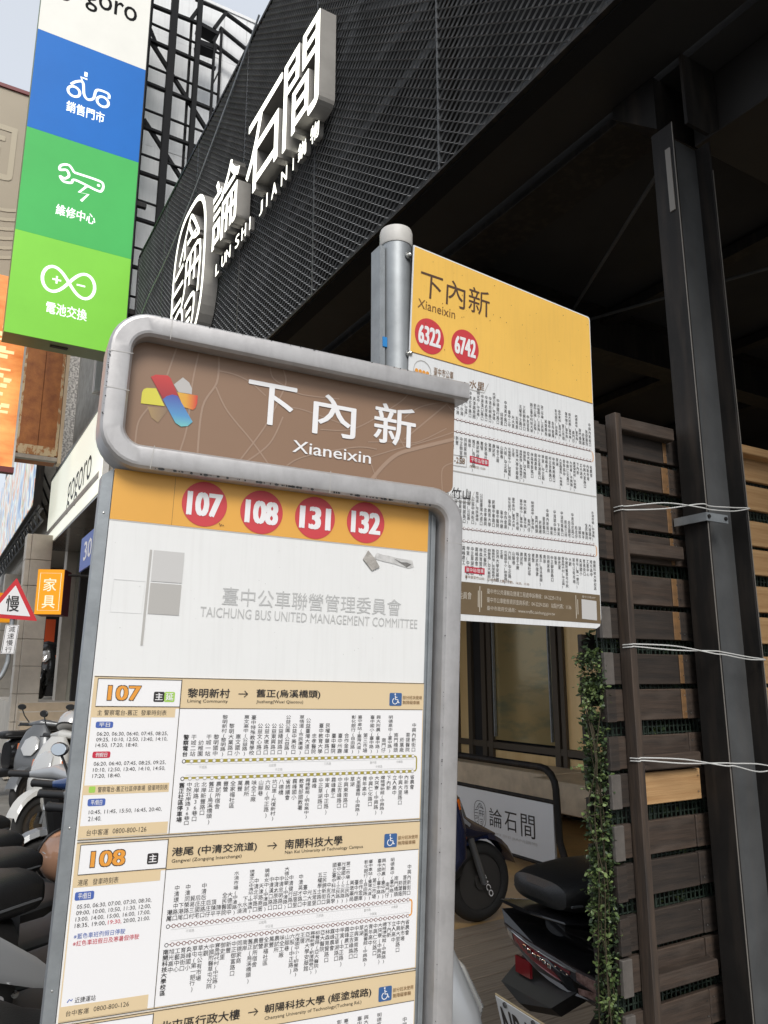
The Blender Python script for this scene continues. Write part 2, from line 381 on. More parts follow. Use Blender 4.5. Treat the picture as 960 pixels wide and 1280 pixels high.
# brown name panel
np_ = MB()
pp = [(-.004, -.206), (.5455, -.206), (.5455, -.062)] + [(.5455 - .012 + .012 * math.cos(R(a)), -.050 + .012 * math.sin(R(a))) for a in (0, 30, 60, 90)] + [(-.004, -.03)]
np_.prism([B(a, b, .0) for a, b in pp], B.n * -.02, M_brown); npo = np_.build('name_panel', bus)
rd = MB()
for q, wd in (([(.0682, -.1975), (.0581, -.1519)], .0022), ([(.037, -.0998), (.0247, -.0748), (.0235, -.0383)], .0022), ([(.1011, -.1975), (.0954, -.1489), (.0933, -.0806), (.0853, -.038)], .0022),
        ([(.1312, -.1975), (.1312, -.1558), (.1131, -.1135), (.1117, -.038)], .0028), ([(.1304, -.1481), (.1505, -.1141), (.1921, -.0729), (.223, -.038)], .0022), ([(.1327, -.1743), (.1578, -.1733), (.1823, -.1658), (.2078, -.149)], .0018),
        ([(.173, -.038), (.2084, -.0968), (.2296, -.1468), (.2386, -.1767), (.2327, -.1975)], .0022), ([(.182, -.038), (.2191, -.0742), (.2376, -.1202)], .0022), ([(.2111, -.1975), (.2181, -.179), (.2439, -.1683), (.2681, -.1618), (.33, -.166)], .0018),
        ([(.2428, -.1367), (.2713, -.137), (.34, -.125)], .0018), ([(.243, -.038), (.2744, -.0611), (.36, -.090), (.40, -.093)], .002),
        ([(.3851, -.0764), (.4334, -.0976), (.495, -.1228), (.545, -.146)], .0018), ([(.392, -.040), (.4153, -.0694), (.4392, -.0908), (.4753, -.1066), (.545, -.133)], .0062), ([(.4498, -.118), (.4938, -.1597), (.535, -.199)], .0024),
        ([(.4479, -.1545), (.4757, -.1779), (.5133, -.1930), (.5312, -.1960)], .0018), ([(.525, -.040), (.5242, -.0772), (.545, -.0916)], .0018), ([(.30, -.11), (.36, -.122), (.433, -.1755), (.4548, -.1985)], .0018),
        ([(.528, -.195), (.545, -.180)], .0018), ([(.385, -.0801), (.402, -.042)], .0018), ([(.438, -.1216), (.4498, -.1053)], .0018), ([(.3839, -.1027), (.4384, -.1113), (.475, -.117), (.53, -.15)], .0016)):
    stroke(rd, B, smooth_pts([(a, b) for a, b in q]), wd, M_road, .0004 + random.random() * .0002)
rd.build('map_lines', npo)
lt = MB()
for chx, x0, y0, x1, y1 in (('下', .1795, -.1700, .2580, -.1035), ('內', .2862, -.1700, .3604, -.1020), ('新', .3925, -.1735, .4702, -.1040)):
    text(lt, B, chx, x0, y0, x1, y1, M_print_white, .012, .0012, 3)
text(lt, B, 'Xianeixin', .2560, -.0858, .3900, -.0665, M_print_white, .008, .0012, 3); lt.build('lettering', npo)
def grad(name, stops, axis, scale):
    """printed colour blend across a logo blade (flat print)"""
    m = bpy.data.materials.new(name); m.use_nodes = True; n = m.node_tree.nodes; l = m.node_tree.links; b = n['Principled BSDF']; b.inputs['Roughness'].default_value = .45
    tc = n.new('ShaderNodeTexCoord'); sp = n.new('ShaderNodeSeparateXYZ'); l.new(tc.outputs['Generated'], sp.inputs[0]); cr = n.new('ShaderNodeValToRGB'); l.new(sp.outputs[axis], cr.inputs[0])
    e = cr.color_ramp.elements; e[0].position = stops[0][0]; e[0].color = (*stops[0][1], 1); e[1].position = stops[-1][0]; e[1].color = (*stops[-1][1], 1)
    for p, c in stops[1:-1]: q = e.new(p); q.color = (*c, 1)
    l.new(cr.outputs[0], b.inputs['Base Color']); return m
for nm, pts, m, o in (
    ('brown', [(.0350, -.1005), (.0654, -.1025), (.0518, -.0788), (.042, -.085)], grad('logo_brown', [(0, (.40, .27, .12)), (1, (.24, .16, .11))], 'X', 1), .0006),
    ('grey', [(.0688, -.1401), (.0809, -.1535), (.0905, -.1475), (.0955, -.139), (.0958, -.1305), (.0766, -.1298)], mat('logo_grey', (.50, .48, .46), .45), .0006),
    ('yellow', [(.0255, -.1035), (.0256, -.1200), (.0275, -.125), (.0317, -.1278), (.0445, -.1296), (.0587, -.1052)], mat('logo_yellow', (.68, .62, .07), .45), .0008),
    ('orange', [(.0747, -.1295), (.1046, -.1298), (.1048, -.118), (.1030, -.1105), (.0995, -.1066), (.0850, -.1088)], grad('logo_orange', [(0, (.72, .42, .06)), (.45, (.72, .36, .05)), (1, (.62, .05, .04))], 'X', 1), .0008),
    ('red', [(.0355, -.1454), (.042, -.150), (.0589, -.1521), (.0635, -.149), (.0800, -.1180), (.0570, -.1130)], grad('logo_red', [(0, (.32, .03, .04)), (1, (.58, .05, .045))], 'Z', 1), .0010),
    ('blue', [(.0551, -.1147), (.0600, -.1205), (.0680, -.1245), (.0757, -.1238), (.1005, -.0885), (.0940, -.0810), (.0846, -.0786), (.0760, -.0828)], grad('logo_blue', [(0, (.18, .52, .50)), (.35, (.10, .30, .55)), (1, (.085, .10, .38))], 'Z', 1), .0012)):
    q = MB(); q.quad([B(a, b, o) for a, b in pts], m); q.build('logo_blade', npo)

# route panel: orange band and blank white area in one sheet
rp = MB(); rp.prism([B(a, b, 0) for a, b in ((.0, -.004), (.5, -.004), (.5, 1.25), (0, 1.25))], B.n * -.018, M_white); rpo = rp.build('route_panel', bus)
q = MB(); q.prism([B(a, b, 0) for a, b in ((-.0160, .008), (-.001, -.004), (-.001, 1.77), (-.0160, 1.77))], B.n * -.034, M_galv); q.build('side_post', bus)
q = MB(); q.prism([B(a, b, -.002) for a, b in ((.501, -.004), (.5155, -.004), (.5155, 1.77), (.501, 1.77))], B.n * -.03, M_galv); q.build('side_post', bus)
q = MB(); q.prism([B(a, b, .002) for a, b in ((.5055, .004), (.508, .004), (.508, 1.3), (.5055, 1.3))], B.n * -.004, M_galv); q.build('side_rail', bus)
q = MB(); q.prism([B(a, b, -.021) for a, b in ((-.001, -.004), (.52, -.004), (.52, 1.3), (-.001, 1.3))], B.n * -.012, M_galv); q.build('back_plate', bus)
for t_ in (.06, .47, .66, .88):
    q = MB(); T = Matrix.Translation(B(-.0085, t_, 0)) @ B.n.to_track_quat('Z', 'Y').to_matrix().to_4x4(); q.lathe([(.0016, 0), (.0014, .0006), (.0003, .001)], M_screw, 8, T); q.build('rivet', bus)
ob = MB(); rect(ob, B, 0, -.004, .5, .0672, M_orange, .0004)
stroke(ob, B, [(.0, .0684), (.5, .0684)], .0006, M_grey2, .0006); stroke(ob, B, [(.0838, -.002), (.0838, .0672)], .0005, M_brownink, .0006)
obo = ob.build('orange_band', rpo)
for s_, x, y in (('107', .1282, .0315), ('108', .2142, .0335), ('131', .2998, .0325), ('132', .3860, .0305)):
    q = MB(); disc(q, B, x, y, .0330, M_red, .0010, 40); text(q, B, s_, x - .0258, y - .0172, x + .0258, y + .0182, M_print_white, .056, .0014, 3); q.build('route_disc', rpo)
bi = MB()
stroke(bi, B, [(.0590, .1048), (.0585, .2370)], .0032, M_grey2, .0008); rect(bi, B, .0627, .105, .1055, .1485, M_grey1, .0008); rect(bi, B, .0625, .1508, .1052, .1937, M_grey2, .0008)
stroke(bi, B, [(.0138, .1495), (.0554, .1493), (.0542, .1937), (.0132, .1938), (.0138, .1495)], .0007, M_ghost, .0008)
bi.build('bus_pictogram', rpo)
tt = MB(); text(tt, B, '臺中公車聯營管理委員會', .1646, .1490, .4546, .1752, M_greyink, .004, .0008, 2); text(tt, B, 'TAICHUNG BUS UNITED MANAGEMENT COMMITTEE', .1346, .1792, .4850, .1935, M_greyink, .004, .0008, 2); tt.build('lettering', rpo)
tp = MB(); tp.prism([B(*p, .0012) for p in ((.3919, .0750), (.3837, .0895), (.3999, .1065), (.4131, .0996), (.4050, .0880))], B.n * .0012, M_tape); tp.build('torn_tape', rpo)
tp = MB(); pts = [(.4028, .0872), (.4060, .079), (.4088, .0772), (.418, .0795), (.43, .080), (.445, .0825), (.458, .083), (.4721, .0841), (.4752, .0944), (.4659, .0975), (.455, .0955), (.44, .0925), (.42, .090)]
tp.quad([B(a, b, .0009) for a, b in pts], mat('tape_residue', (.66, .65, .63), .5, 0, .35, 90)); tp.quad([B(a, b, .0011) for a, b in ((.438, .0835), (.452, .0885), (.462, .0880), (.4705, .0905), (.462, .0965), (.455, .0925), (.447, .089))], mat('residue_dark', (.22, .21, .20), .7, 0, .5, 120)); tp.build('tape_residue', rpo)
sp = MB()
for i in range(70):
    disc(sp, B, random.uniform(.01, .49), random.uniform(.075, .27), random.uniform(.0002, .0007), M_grey1, .0007, 6)
for (x, y) in ((.152, .058), (.155, .059), (.1575, .0597), (.1535, .0605)): disc(sp, B, x, y, .0011, M_brownink, .0016, 7, .0008)
sp.build('grime', rpo, kind='stuff')

TOP1 = '警察電台 干城二站 幼稚園 干城一站 黎明國中 黎明新村(黎明路) 黎明大業路口 惠文國小 惠文高中(公益路) 臺中特殊教育學校 公益文心路口 公益大墩路口 公益東興路口 公益精誠路口 公益公園(公益路) 公益中美街口 草悟道(市民廣場) 公益臺灣大道口 忠孝醫院 臺中教育大學 民權中華路口 臺中醫院 臺中州廳 合作金庫 彰化銀行(自由路) 臺中車站(臺灣大道) 第三市場 臺中國小(臺中路) 興大附農(臺中路) 南門仔 明德高中(臺中路) 南門橋頭 菸葉廠 菩提醫院 中興內新街口'.split()
BOT1 = '舊正社區停車場 中投北岸路36巷口 北岸路36巷口 北岸新豐路口 舊正(烏溪橋頭) 農試所宿舍 豐營 全家福社區 萬豐 農試所 味全工廠 山腳巷 六股(中正路) 坑口里(光復新村) 八德橋 省諮議會 霧峰國小 教育部國教署 霧峰郵局(明台高中) 霧峰 中正草湖路口 甲寅(中正路) 霧峰農工 中正吉峰路口 中興東南路口 草湖 大里圖書館(中興路) 青年高中 中興仁化路口 大突寮(中興路) 纖維博物館(中興路) 下內新 立人高中 中興大里路口 內新市場 省農會'.split()
TOP2 = '港尾 中清環中路口 下港尾 中清同榮路口 貿易三村 后庄國宅 中清后庄路口 后庄仔 頂陳平 陳平 全民醫院 大德國中 水湳市場(中清路) 水湳 下水湳 捷運文心中清站(中清路) 中清北平路口 天津路商圈 曉明女中(中清路) 中清漢口路口 中清太原路口 中清忠明路口 大德公廟(中清路) 中清健行路口 邱厝里 中清英才路口 臺中二中 光大里 五常里 五權學士路口 三民錦新街口 中友百貨 國立臺中科技大學 臺中公園(三民路) 光復國小(三民路) 第二市場(三民路) 美墩藥局 臺中州廳 合作金庫 彰化銀行(自由路) 臺中車站(臺灣大道) 第三市場 臺中國小(臺中路) 興大附農(臺中路) 南門仔 明德高中(臺中路) 南門橋頭 菸葉廠 菩提醫院 中興內新街口'.split()
BOT2 = '南開科技大學校區 旭光高中 工藝中心 育英街口 炎峰國小 草屯(第一銀行) 草屯公有市場 大觀 中國附醫草屯分院 寶島時代村(中正路) 御史里 新豐 中正御富路口 同德家商 南岸 舊正(烏溪橋頭) 農試所宿舍 豐營 全家福社區 萬豐 農試所 味全工廠 山腳巷 六股(中正路) 光復國中小(柳豐路) 王厝 亞洲大學安藤館 霧峰新厝(新厝路巷口) 柳豐路(亞大醫院) 亞大醫院 林森育賢路口 霧峰農會 中正草湖路口 甲寅(中正路) 霧峰農工 中正吉峰路口 中興東南路口 草湖 大里圖書館(中興路) 青年高中 中興仁化路口 大突寮(中興路) 纖維博物館(中興路) 下內新 立人高中 中興大里路口 內新市場 省農會'.split()
def card(T, Bt, num, chips, dest, route, top, bot, dots):
    c = MB(); c.prism([B(a, b, .0014) for a, b in ((.0022, T), (.5, T), (.5, Bt), (.0022, Bt))], B.n * -.0012, M_tan); co = c.build('timetable_card', bus)
    p = MB()
    rect(p, B, .1175, T + .0415, .4985, Bt - .0015, M_print_white, .0018); rect(p, B, .0035, T + .0415, .1165, Bt - .0015, M_print_white, .0018)
    p.quad([B(.0028, T + .0415, .0016), B(.0028, T + .0415, .0016), B(.0028, Bt, .0016)], M_tan)
    for a in (((.0022, T), (.5, T)), ((.117, T + .0410), (.4985, T + .0410)), ((.1170, T + .002), (.1170, Bt - .001)), ((.0022, Bt), (.5, Bt))): stroke(p, B, a, .0008, M_black, .0022)
    rect(p, B, .0070, T + .0030, .1165, T + .0388, M_print_white, .0018); stroke(p, B, [(.0070, T + .0030), (.1165, T + .0030), (.1165, T + .0388), (.0070, T + .0388), (.0070, T + .0030)], .0008, M_black, .0022)
    text(p, B, num, .0200, T + .0108, .0640, T + .0318, M_black, .055, .0021, 3); text(p, B, num, .0208, T + .0118, .0632, T + .0308, M_numorange, .03, .0024, 3)
    for i, (chx, m, dx) in enumerate(chips): rrect(p, B, dx, T + .0190, dx + .0142, T + .0325, .002, m, .0021); cell(p, B, chx, dx + .0016, T + .0202, .0110, .0108, M_print_white, .02, .0024)
    p.build('header_print', co)
    p = MB(); Z = T + .0135
    text(p, B, dest[0], dest[4], Z, dest[5], Z + .0128, M_black, .016, .0022, 2); text(p, B, dest[1], dest[4] + .0006, Z + .0150, dest[6], Z + .0205, M_black, .006, .0022, 1)
    ax = dest[7]; stroke(p, B, [(ax, Z + .0068), (ax + .0130, Z + .0068)], .0012, M_black, .0022); stroke(p, B, [(ax + .0085, Z + .0025), (ax + .0135, Z + .0068), (ax + .0085, Z + .0111)], .0012, M_black, .0024)
    text(p, B, dest[2], dest[8], Z - .0002, dest[9], Z + .0128, M_black, .016, .0022, 2); text(p, B, dest[3], dest[8] + .0008, Z + .0150, dest[10], Z + .0205, M_black, .006, .0022, 1)
    rrect(p, B, .4392, T + .0155, .4606, T + .0350, .002, M_badge, .0021)
    bx, by = .4492, T + .0245                                  # wheelchair pictogram
    disc(p, B, bx - .0005, by - .0070, .0013, M_print_white, .0024, 10); stroke(p, B, [(bx - .0003, by - .005), (bx + .0004, by + .0012), (bx + .0042, by + .0012), (bx + .0058, by + .0060), (bx + .0074, by + .0056)], .0014, M_print_white, .0024); stroke(p, B, [(bx, by - .0022), (bx + .0034, by - .0022)], .001, M_print_white, .0024)
    stroke(p, B, arc(bx - .0004, by + .0035, .0044, -110, -360, 10), .0012, M_print_white, .0025)
    text(p, B, '部分班次使用', .4625, T + .0195, .4962, T + .0252, M_brownink, 0, .0022, 1); text(p, B, '無障礙車輛', .4625, T + .0270, .4925, T + .0328, M_brownink, 0, .0022, 1)
    p.build('destination_print', co, kind='stuff')
    if top:
        p = MB(); y1, y2, lc, x0, x1, xe = dots
        for names, yl, up, ox in ((top, y1, True, .0006), (bot, y2, False, 0)):
            n = len(names)
            for i, s_ in enumerate(names):
                x = x0 + (x1 - x0) * i / (n - 1) + ox; wd = min(.0080, (x1 - x0) / (n - 1) * 1.0); h = .0074 if len(s_) < 8 else min(.0074, .0560 / len(s_))
                column(p, B, s_, x, yl - .0058 if up else yl + .0050, wd, h, M_black, up, .018 if i == 0 else .006, .0022)
        p.build('stop_names', co, kind='stuff')
        p = MB()
        lw = .0042 if lc is M_olive else .0010
        for yl in (y1, y2): rect(p, B, x0, yl - lw / 2, x1, yl + lw / 2, lc, .0020)
        if lc is M_olive:
            rect(p, B, x0, y2 + .0009, x0 + .045, y2 + .0021, M_print_white, .0021)
        stroke(p, B, [(x1 + .001, y1), (x1 + .0055, y1 + .001), (x1 + .0068, y1 + .004), (x1 + .0068, y2 - .004), (x1 + .0055, y2 - .001), (x1 + .001, y2)], .0022, M_olive if lc is M_olive else M_numorange, .0021)
        stroke(p, B, [(x0 + .004, y1 + .0045), (x1 + .0025, y1 + .0045), (x1 + .0025, y2 - .0045), (x0 + .004, y2 - .0045)], .0004, M_greyink, .0020)
        for nn, yl in ((len(top), y1), (len(bot), y2)):
            for i in range(nn):
                x = x0 + (x1 - x0) * i / (nn - 1); r_ = .0027 if lc is M_olive else .0026
                disc(p, B, x, yl, r_, M_black if i == 0 else (M_grey2 if lc is M_olive else M_darkred), .0023, 12); disc(p, B, x, yl, r_ * .68, M_print_white, .0026, 10)
        for s_, x, y in (('干城路', .15, y1 + .0062), ('公益路', .25, y1 + .006), ('三民路', .335, y1 + .006), ('臺中路', .41, y1 + .006), ('中興路', .455, y1 + .006), ('中正路', .26, y2 - .0105), ('中興路', .42, y2 - .0105)):
            text(p, B, s_, x, y, x + .011, y + .0040, M_greyink, 0, .0022, 1)
        p.build('route_line', co, kind='stuff')
    return co
def lines(p, rows, x0, y, x1, h, pitch, m, bold=.006):
    for i, s_ in enumerate(rows):
        f = len(s_) / max(len(r) for r in rows); text(p, B, s_, x0, y + i * pitch, x0 + (x1 - x0) * f, y + i * pitch + h, m, bold, .0022, 1)
def chip(p, x0, y0, x1, y1, m, s_): rrect(p, B, x0, y0, x1, y1, .0022, m, .0021); text(p, B, s_, x0 + .004, y0 + .0014, x1 - .004, y1 - .0013, M_print_white, .01, .0024, 1)
c1 = card(.2795, .4850, '107', (('主', M_black, .0807), ('延', M_green, .0948)), ('黎明新村', 'Liming Community', '舊正(烏溪橋頭)', 'Jiuzheng(Wuxi Qiaotou)', .1262, .1857, .1837, .1983, .2245, .3235, .2968), 0, TOP1, BOT1, (.3908, .4136, M_olive, .1288, .4836, 0))
p = MB(); rect(p, B, .0035, .3204, .1115, .3325, M_tan, .0020); text(p, B, '主 警察電台-舊正  發車時刻表', .0100, .3228, .0999, .3300, M_black, .006, .0022, 1)
chip(p, .0098, .3380, .0316, .3460, M_bluechip, '平日'); lines(p, ['06:20, 06:30, 06:40, 07:45, 08:25,', '09:25, 10:10, 12:50, 13:40, 14:10,', '14:50, 17:20, 18:40.'], .0123, .3512, .1040, .0055, .0072, M_black)
chip(p, .0096, .3760, .0319, .3842, M_redchip, '例假日'); lines(p, ['06:20, 06:40, 07:45, 08:25, 09:25,', '10:10, 12:50, 13:40, 14:10, 14:50,', '17:20, 18:40.'], .0123, .3890, .1045, .0055, .0076, M_black)
rect(p, B, .0035, .4182, .1117, .4300, M_tan, .0020); rrect(p, B, .0096, .4196, .0176, .4274, .0015, M_green, .0022); text(p, B, '警察電台-舊正社區停車場  發車時刻表', .0207, .4204, .1100, .4274, M_black, .006, .0022, 1)
chip(p, .0098, .4350, .0316, .4440, M_bluechip, '平/假日'); lines(p, ['10:45, 11:45, 15:50, 16:45, 20:40,', '21:40.'], .0124, .4490, .1045, .0056, .0078, M_black)
rect(p, B, .0035, .4680, .1145, .4830, M_tan, .0020); text(p, B, '台中客運', .0123, .4727, .0390, .4803, M_black, .004, .0022, 1); text(p, B, '0800-800-126', .0443, .4730, .0870, .4793, M_black, .004, .0022, 1)
p.build('departure_times', c1, kind='stuff')
c2 = card(.4880, .6970, '108', (('主', M_black, .0915),), ('港尾 (中清交流道)', 'Gangwei (Zongqing Interchange)', '南開科技大學', 'Nan Kai University of Technology Campus', .1230, .2405, .2192, .2557, .2815, .3705, .4040), 0, TOP2, BOT2, (.5998, .6225, M_darkred, .1260, .4830, 0))
p = MB(); rect(p, B, .0035, .5292, .1105, .5418, M_tan, .0020); text(p, B, '港尾   發車時刻表', .0080, .5325, .0575, .5402, M_black, .006, .0022, 1)
chip(p, .0062, .5472, .0292, .5572, M_bluechip, '平/假日'); lines(p, ['05:50, 06:30, 07:00, 07:30, 08:30,', '09:00, 10:00, 10:50, 11:30, 12:00,', '13:00, 14:00, 15:00, 16:00, 17:00,'], .0100, .5622, .1016, .0057, .0074, M_black)
text(p, B, '18:35, 19:00,', .0098, .5844, .0470, .5901, M_black, .006, .0022, 1); text(p, B, '19:30,', .0495, .5844, .0660, .5901, M_redchip, .006, .0022, 1); text(p, B, '20:00, 21:00.', .0685, .5844, .1016, .5901, M_black, .006, .0022, 1)
text(p, B, '※藍色車班例假日停駛', .0100, .5962, .0720, .6026, M_bluechip, .006, .0022, 1); text(p, B, '※紅色車班假日及寒暑假停駛', .0098, .6045, .0900, .6110, M_redchip, .006, .0022, 1)
text(p, B, '近捷運站', .0190, .6702, .0435, .6768, M_black, .004, .0022, 1); stroke(p, B, [(.0103, .6748), (.0125, .6715), (.0150, .6735), (.0160, .6712)], .0012, M_bluechip, .0022)
rect(p, B, .0035, .6790, .1085, .6955, M_tan, .0020); text(p, B, '台中客運', .0102, .6840, .0369, .6905, M_black, .004, .0022, 1); text(p, B, '0800-800-126', .0424, .6838, .0849, .6894, M_black, .004, .0022, 1)
p.build('departure_times', c2, kind='stuff')
card(.7000, .9080, '131', (('主', M_black, .0915),), ('北屯區行政大樓', 'Beitun District Office', '朝陽科技大學 (經塗城路)', 'Chaoyang University of Technology(Tucheng Rd.)', .1262, .2320, .2000, .2433, .2663, .4273, .4119), 0, TOP1, BOT1, (.8110, .8340, M_darkred, .1262, .4830, 0))
card(.9110, 1.120, '132', (('主', M_black, .0915),), ('下內新', 'Xianeixin', '臺中車站', 'Taichung Station', .1262, .1700, .1700, .2433, .2663, .3273, .3119), 0, None, None, None)

# ------------------------------------------------------------------ SECOND BUS STOP SIGN (pole with a metal flag)
PX, PY = .838, 1.372
pole = thing('bus_stop_pole', 'round galvanised bus stop pole with white cap and an orange topped metal timetable sheet', 'bus stop sign', (PX, PY, 0))
q = MB(); q.lathe([(.0355, 0), (.0355, 2.475)], M_galv_pole, 28, Matrix.Translation((PX + .003, PY, 0))); q.build('pole', pole, smooth=True)
q = MB(); q.lathe([(.037, 2.474), (.0385, 2.478), (.0385, 2.507), (.0365, 2.515), (.028, 2.519), (0.001, 2.520)], M_cap, 28, Matrix.Translation((PX + .003, PY, 0))); q.build('pole_cap', pole, smooth=True)
q = MB(); q.box((PX - .0475, PY - .012, .9), (PX - .0345, PY + .028, 2.462), M_galv); q.build('mounting_strip', pole)
for z in (2.44, 2.2, 1.9, 1.6):
    T = Matrix.Translation((PX + .012, PY - .037, z)) @ V((.25, -1, 0)).to_track_quat('Z', 'Y').to_matrix().to_4x4()
    q = MB(); q.lathe([(.0085, 0), (.0085, .003), (.0045, .0032), (.0045, .008), (.002, .010)], M_screw, 10, T); q.build('screw', pole)
q = MB(); q.box((PX - .041, PY - .0145, 2.215), (PX - .030, PY - .0105, 2.238), M_bluetape); q.build('tape_scrap', pole)
F2 = Fr((.8484, 1.3218, 2.4568), (.9989, .0457, -.0126), (-.0142, .0356, -.9993))
TL, TR, BR, BL = F2(.009, -.006), F2(.586, .009), F2(.605, .833), F2(-.006, .837)
W2 = Patch(TL, TR, BR, BL)
N_ = 16
q = MB(); edge = []
poly = [(0, 0)] + [(i / N_, 0) for i in range(1, N_)] + [(.99, .0), (.998, .004), (1.0, .012)] + [(1.0, .3), (1.0, .6), (1.0, .97), (.99, .992), (.97, 1.0)] + [(i / N_, 1) for i in range(N_ - 1, -1, -1)]
A_ = [W2(u, v, 0) for u, v in poly]; Bk = [W2(u, v, -.003) for u, v in poly]; n = len(poly)
q.add(A_, [tuple(range(n))], M_white2); q.add(Bk, [tuple(range(n))[::-1]], M_galv); q.add(A_ + Bk, [(i, (i + 1) % n, n + (i + 1) % n, n + i) for i in range(n)], M_white2)
sheet = q.build('metal_sheet', pole)
W3 = lambda u, v, o=0.: W2(u, v, o)
q = MB(); poly = [(0.004, .004), (.985, .004), (.993, .008), (.995, .016), (.996, .2915), (.004, .306)]; q.quad([W2(u, v, .0006) for u, v in poly], M_orange2)
q.quad([W2(.004, .306, .0009), W2(.996, .2915, .0009), W2(.996, .2935, .0009), W2(.004, .308, .0009)], M_brownink); q.build('orange_band', sheet)
q = MB()
def text2(s_, pts, m, bold=0, o=.0014, res=2):
    (u0, v0), (u1, v1), (u2, v2), (u3, v3) = pts                # top-left, top-right, bottom-right, bottom-left
    vs, fs, _ = glyph(s_, bold, 0, res); ax = min(v[0] for v in vs); bx = max(v[0] for v in vs); ay = min(v[1] for v in vs); by = max(v[1] for v in vs); out = []
    for v in vs:
        a = (v[0] - ax) / (bx - ax); b = 1 - (v[1] - ay) / (by - ay)
        out.append(W2(u0 * (1 - a) * (1 - b) + u1 * a * (1 - b) + u2 * a * b + u3 * (1 - a) * b, v0 * (1 - a) * (1 - b) + v1 * a * (1 - b) + v2 * a * b + v3 * (1 - a) * b, o + v[2]))
    q.add(out, fs, m)
text2('下內新', ((.039, .062), (.392, .052), (.392, .132), (.034, .140)), mat('print_umber', (.10, .055, .035), .5), .004, res=3)
text2('Xianeixin', ((.030, .150), (.212, .146), (.212, .172), (.028, .176)), M_brownink, 0, res=3)
q.build('stop_name', sheet)
for s_, u, v in (('6322', .090, .2475), ('6742', .266, .2440)):
    q = MB(); q.quad([W2(u + .0700 * math.cos(a * .1571), v + .0500 * math.sin(a * .1571), .0012) for a in range(40)], M_red)
    text2(s_, ((u - .054, v - .0255), (u + .054, v - .0280), (u + .054, v + .0255), (u - .054, v + .0275)), M_print_white, .05, .0017, 3); q.build('route_disc', sheet)
q = MB()
q.quad([W2(u, v, .0009) for u, v in ((.0, .606), (1.0, .5925), (1.0, .5955), (.0, .609))], M_grey2)
for v0, v1, sd_ in ((.4905, .5, 0),): pass
def row(top, bot, ya, yb, u0, u1):
    for names, y, up in ((top, ya, True), (bot, yb, False)):
        n = len(names)
        for i, s_ in enumerate(names):
            u = u0 + (u1 - u0) * i / (n - 1); h = .0128 if len(s_) < 8 else .0128 * 8 / (len(s_) + 1); wd = .0160
            y0 = y - .014 if up else y + .012; y0 -= (u - u0) * .012
            if up: y0 -= h * len(s_)
            for j, chx in enumerate(s_):
                vs, fs, _ = glyph(chx, 0., 0, 1); q.add([W2(u - wd / 2 + v[0] * wd, y0 + j * h + (.86 - v[1]) * h * .98, .0010) for v in vs], fs, M_black)
    q.quad([W2(u0, ya - .0006, .0008), W2(u1, ya - .0126, .0008), W2(u1, ya - .0108, .0008), W2(u0, ya + .001, .0008)], M_darkred); q.quad([W2(u0, yb - .0006, .0008), W2(u1, yb - .0126, .0008), W2(u1, yb - .0108, .0008), W2(u0, yb + .001, .0008)], M_darkred)
    for i in range(48):
        u = u0 + (u1 - u0) * i / 47
        for y in (ya, yb):
            cy = y - (u - u0) * .0155
            q.quad([W2(u + .0052 * math.cos(a * .5236), cy + .0039 * math.sin(a * .5236), .0012) for a in range(12)], M_darkred); q.quad([W2(u + .0038 * math.cos(a * .628), cy + .0028 * math.sin(a * .628), .0015) for a in range(10)], M_print_white)
    P = [(u1 + .006, ya - .012), (u1 + .014, ya - .008), (u1 + .016, ya), (u1 + .016, yb - .024), (u1 + .014, yb - .016), (u1 + .006, yb - .012)]
    for a, b in zip(P[:-1], P[1:]): q.quad([W2(a[0] - .0012, a[1], .0012), W2(a[0] + .0018, a[1], .0012), W2(b[0] + .0018, b[1], .0012), W2(b[0] - .0012, b[1], .0012)], M_numorange)
row(TOP2[-48:], BOT2[-48:], .463, .497, .01, .970); q.build('upper_route_print', sheet, kind='stuff')
q = MB(); row((TOP1 + TOP2)[:48], (BOT2[::-1])[:48], .760, .794, .01, .970); q.build('lower_route_print', sheet, kind='stuff')
q = MB()
text2('水里', ((.29, .335), (.368, .332), (.366, .356), (.288, .359)), M_brownink); text2('竹山', ((.215, .650), (.305, .646), (.303, .676), (.213, .680)), M_black)
for P in ([(.285, .363), (.366, .361), (.388, .330)], [(.21, .685), (.303, .683), (.322, .650)], [(.21, .560), (.283, .557), (.282, .586), (.21, .589)]):
    for a, b in zip(P[:-1], P[1:]): q.quad([W2(a[0], a[1], .001), W2(b[0], b[1], .001), W2(b[0] + .0015, b[1] + .0018, .001), W2(a[0] + .0015, a[1] + .0018, .001)], M_grey2)
text2('-258', ((.222, .566), (.274, .564), (.274, .580), (.222, .582)), M_brownink)
for u0, v0, u1, v1, s_ in ((.298, .553, .392, .5715, '平等站/發車'), (.282, .857, .376, .8735, '臺中站/發車')):
    q.quad([W2(u0, v0, .001), W2(u1, v0, .001), W2(u1, v1, .001), W2(u0, v1, .001)], M_redchip); text2(s_, ((u0 + .006, v0 + .003), (u1 - .006, v0 + .003), (u1 - .006, v1 - .003), (u0 + .006, v1 - .003)), M_print_white, 0, .0014, 1)
text2('(單/假日) 15:05', ((.298, .578), (.376, .577), (.376, .586), (.298, .587)), M_brownink, 0, .001, 1); text2('臺中發至竹山站：12:40(假日上課日行駛)，16:20、17:30', ((.284, .880), (.60, .884), (.60, .893), (.284, .889)), M_brownink, 0, .001, 1)
for a in range(14):
    b = a + 1; q.quad([W2(.062 + .042 * math.cos(x * .449), .352 + .031 * math.sin(x * .449), .001) for x in (a, b)] + [W2(.062 + .0395 * math.cos(x * .449), .352 + .029 * math.sin(x * .449), .001) for x in (b, a)], M_grey2)
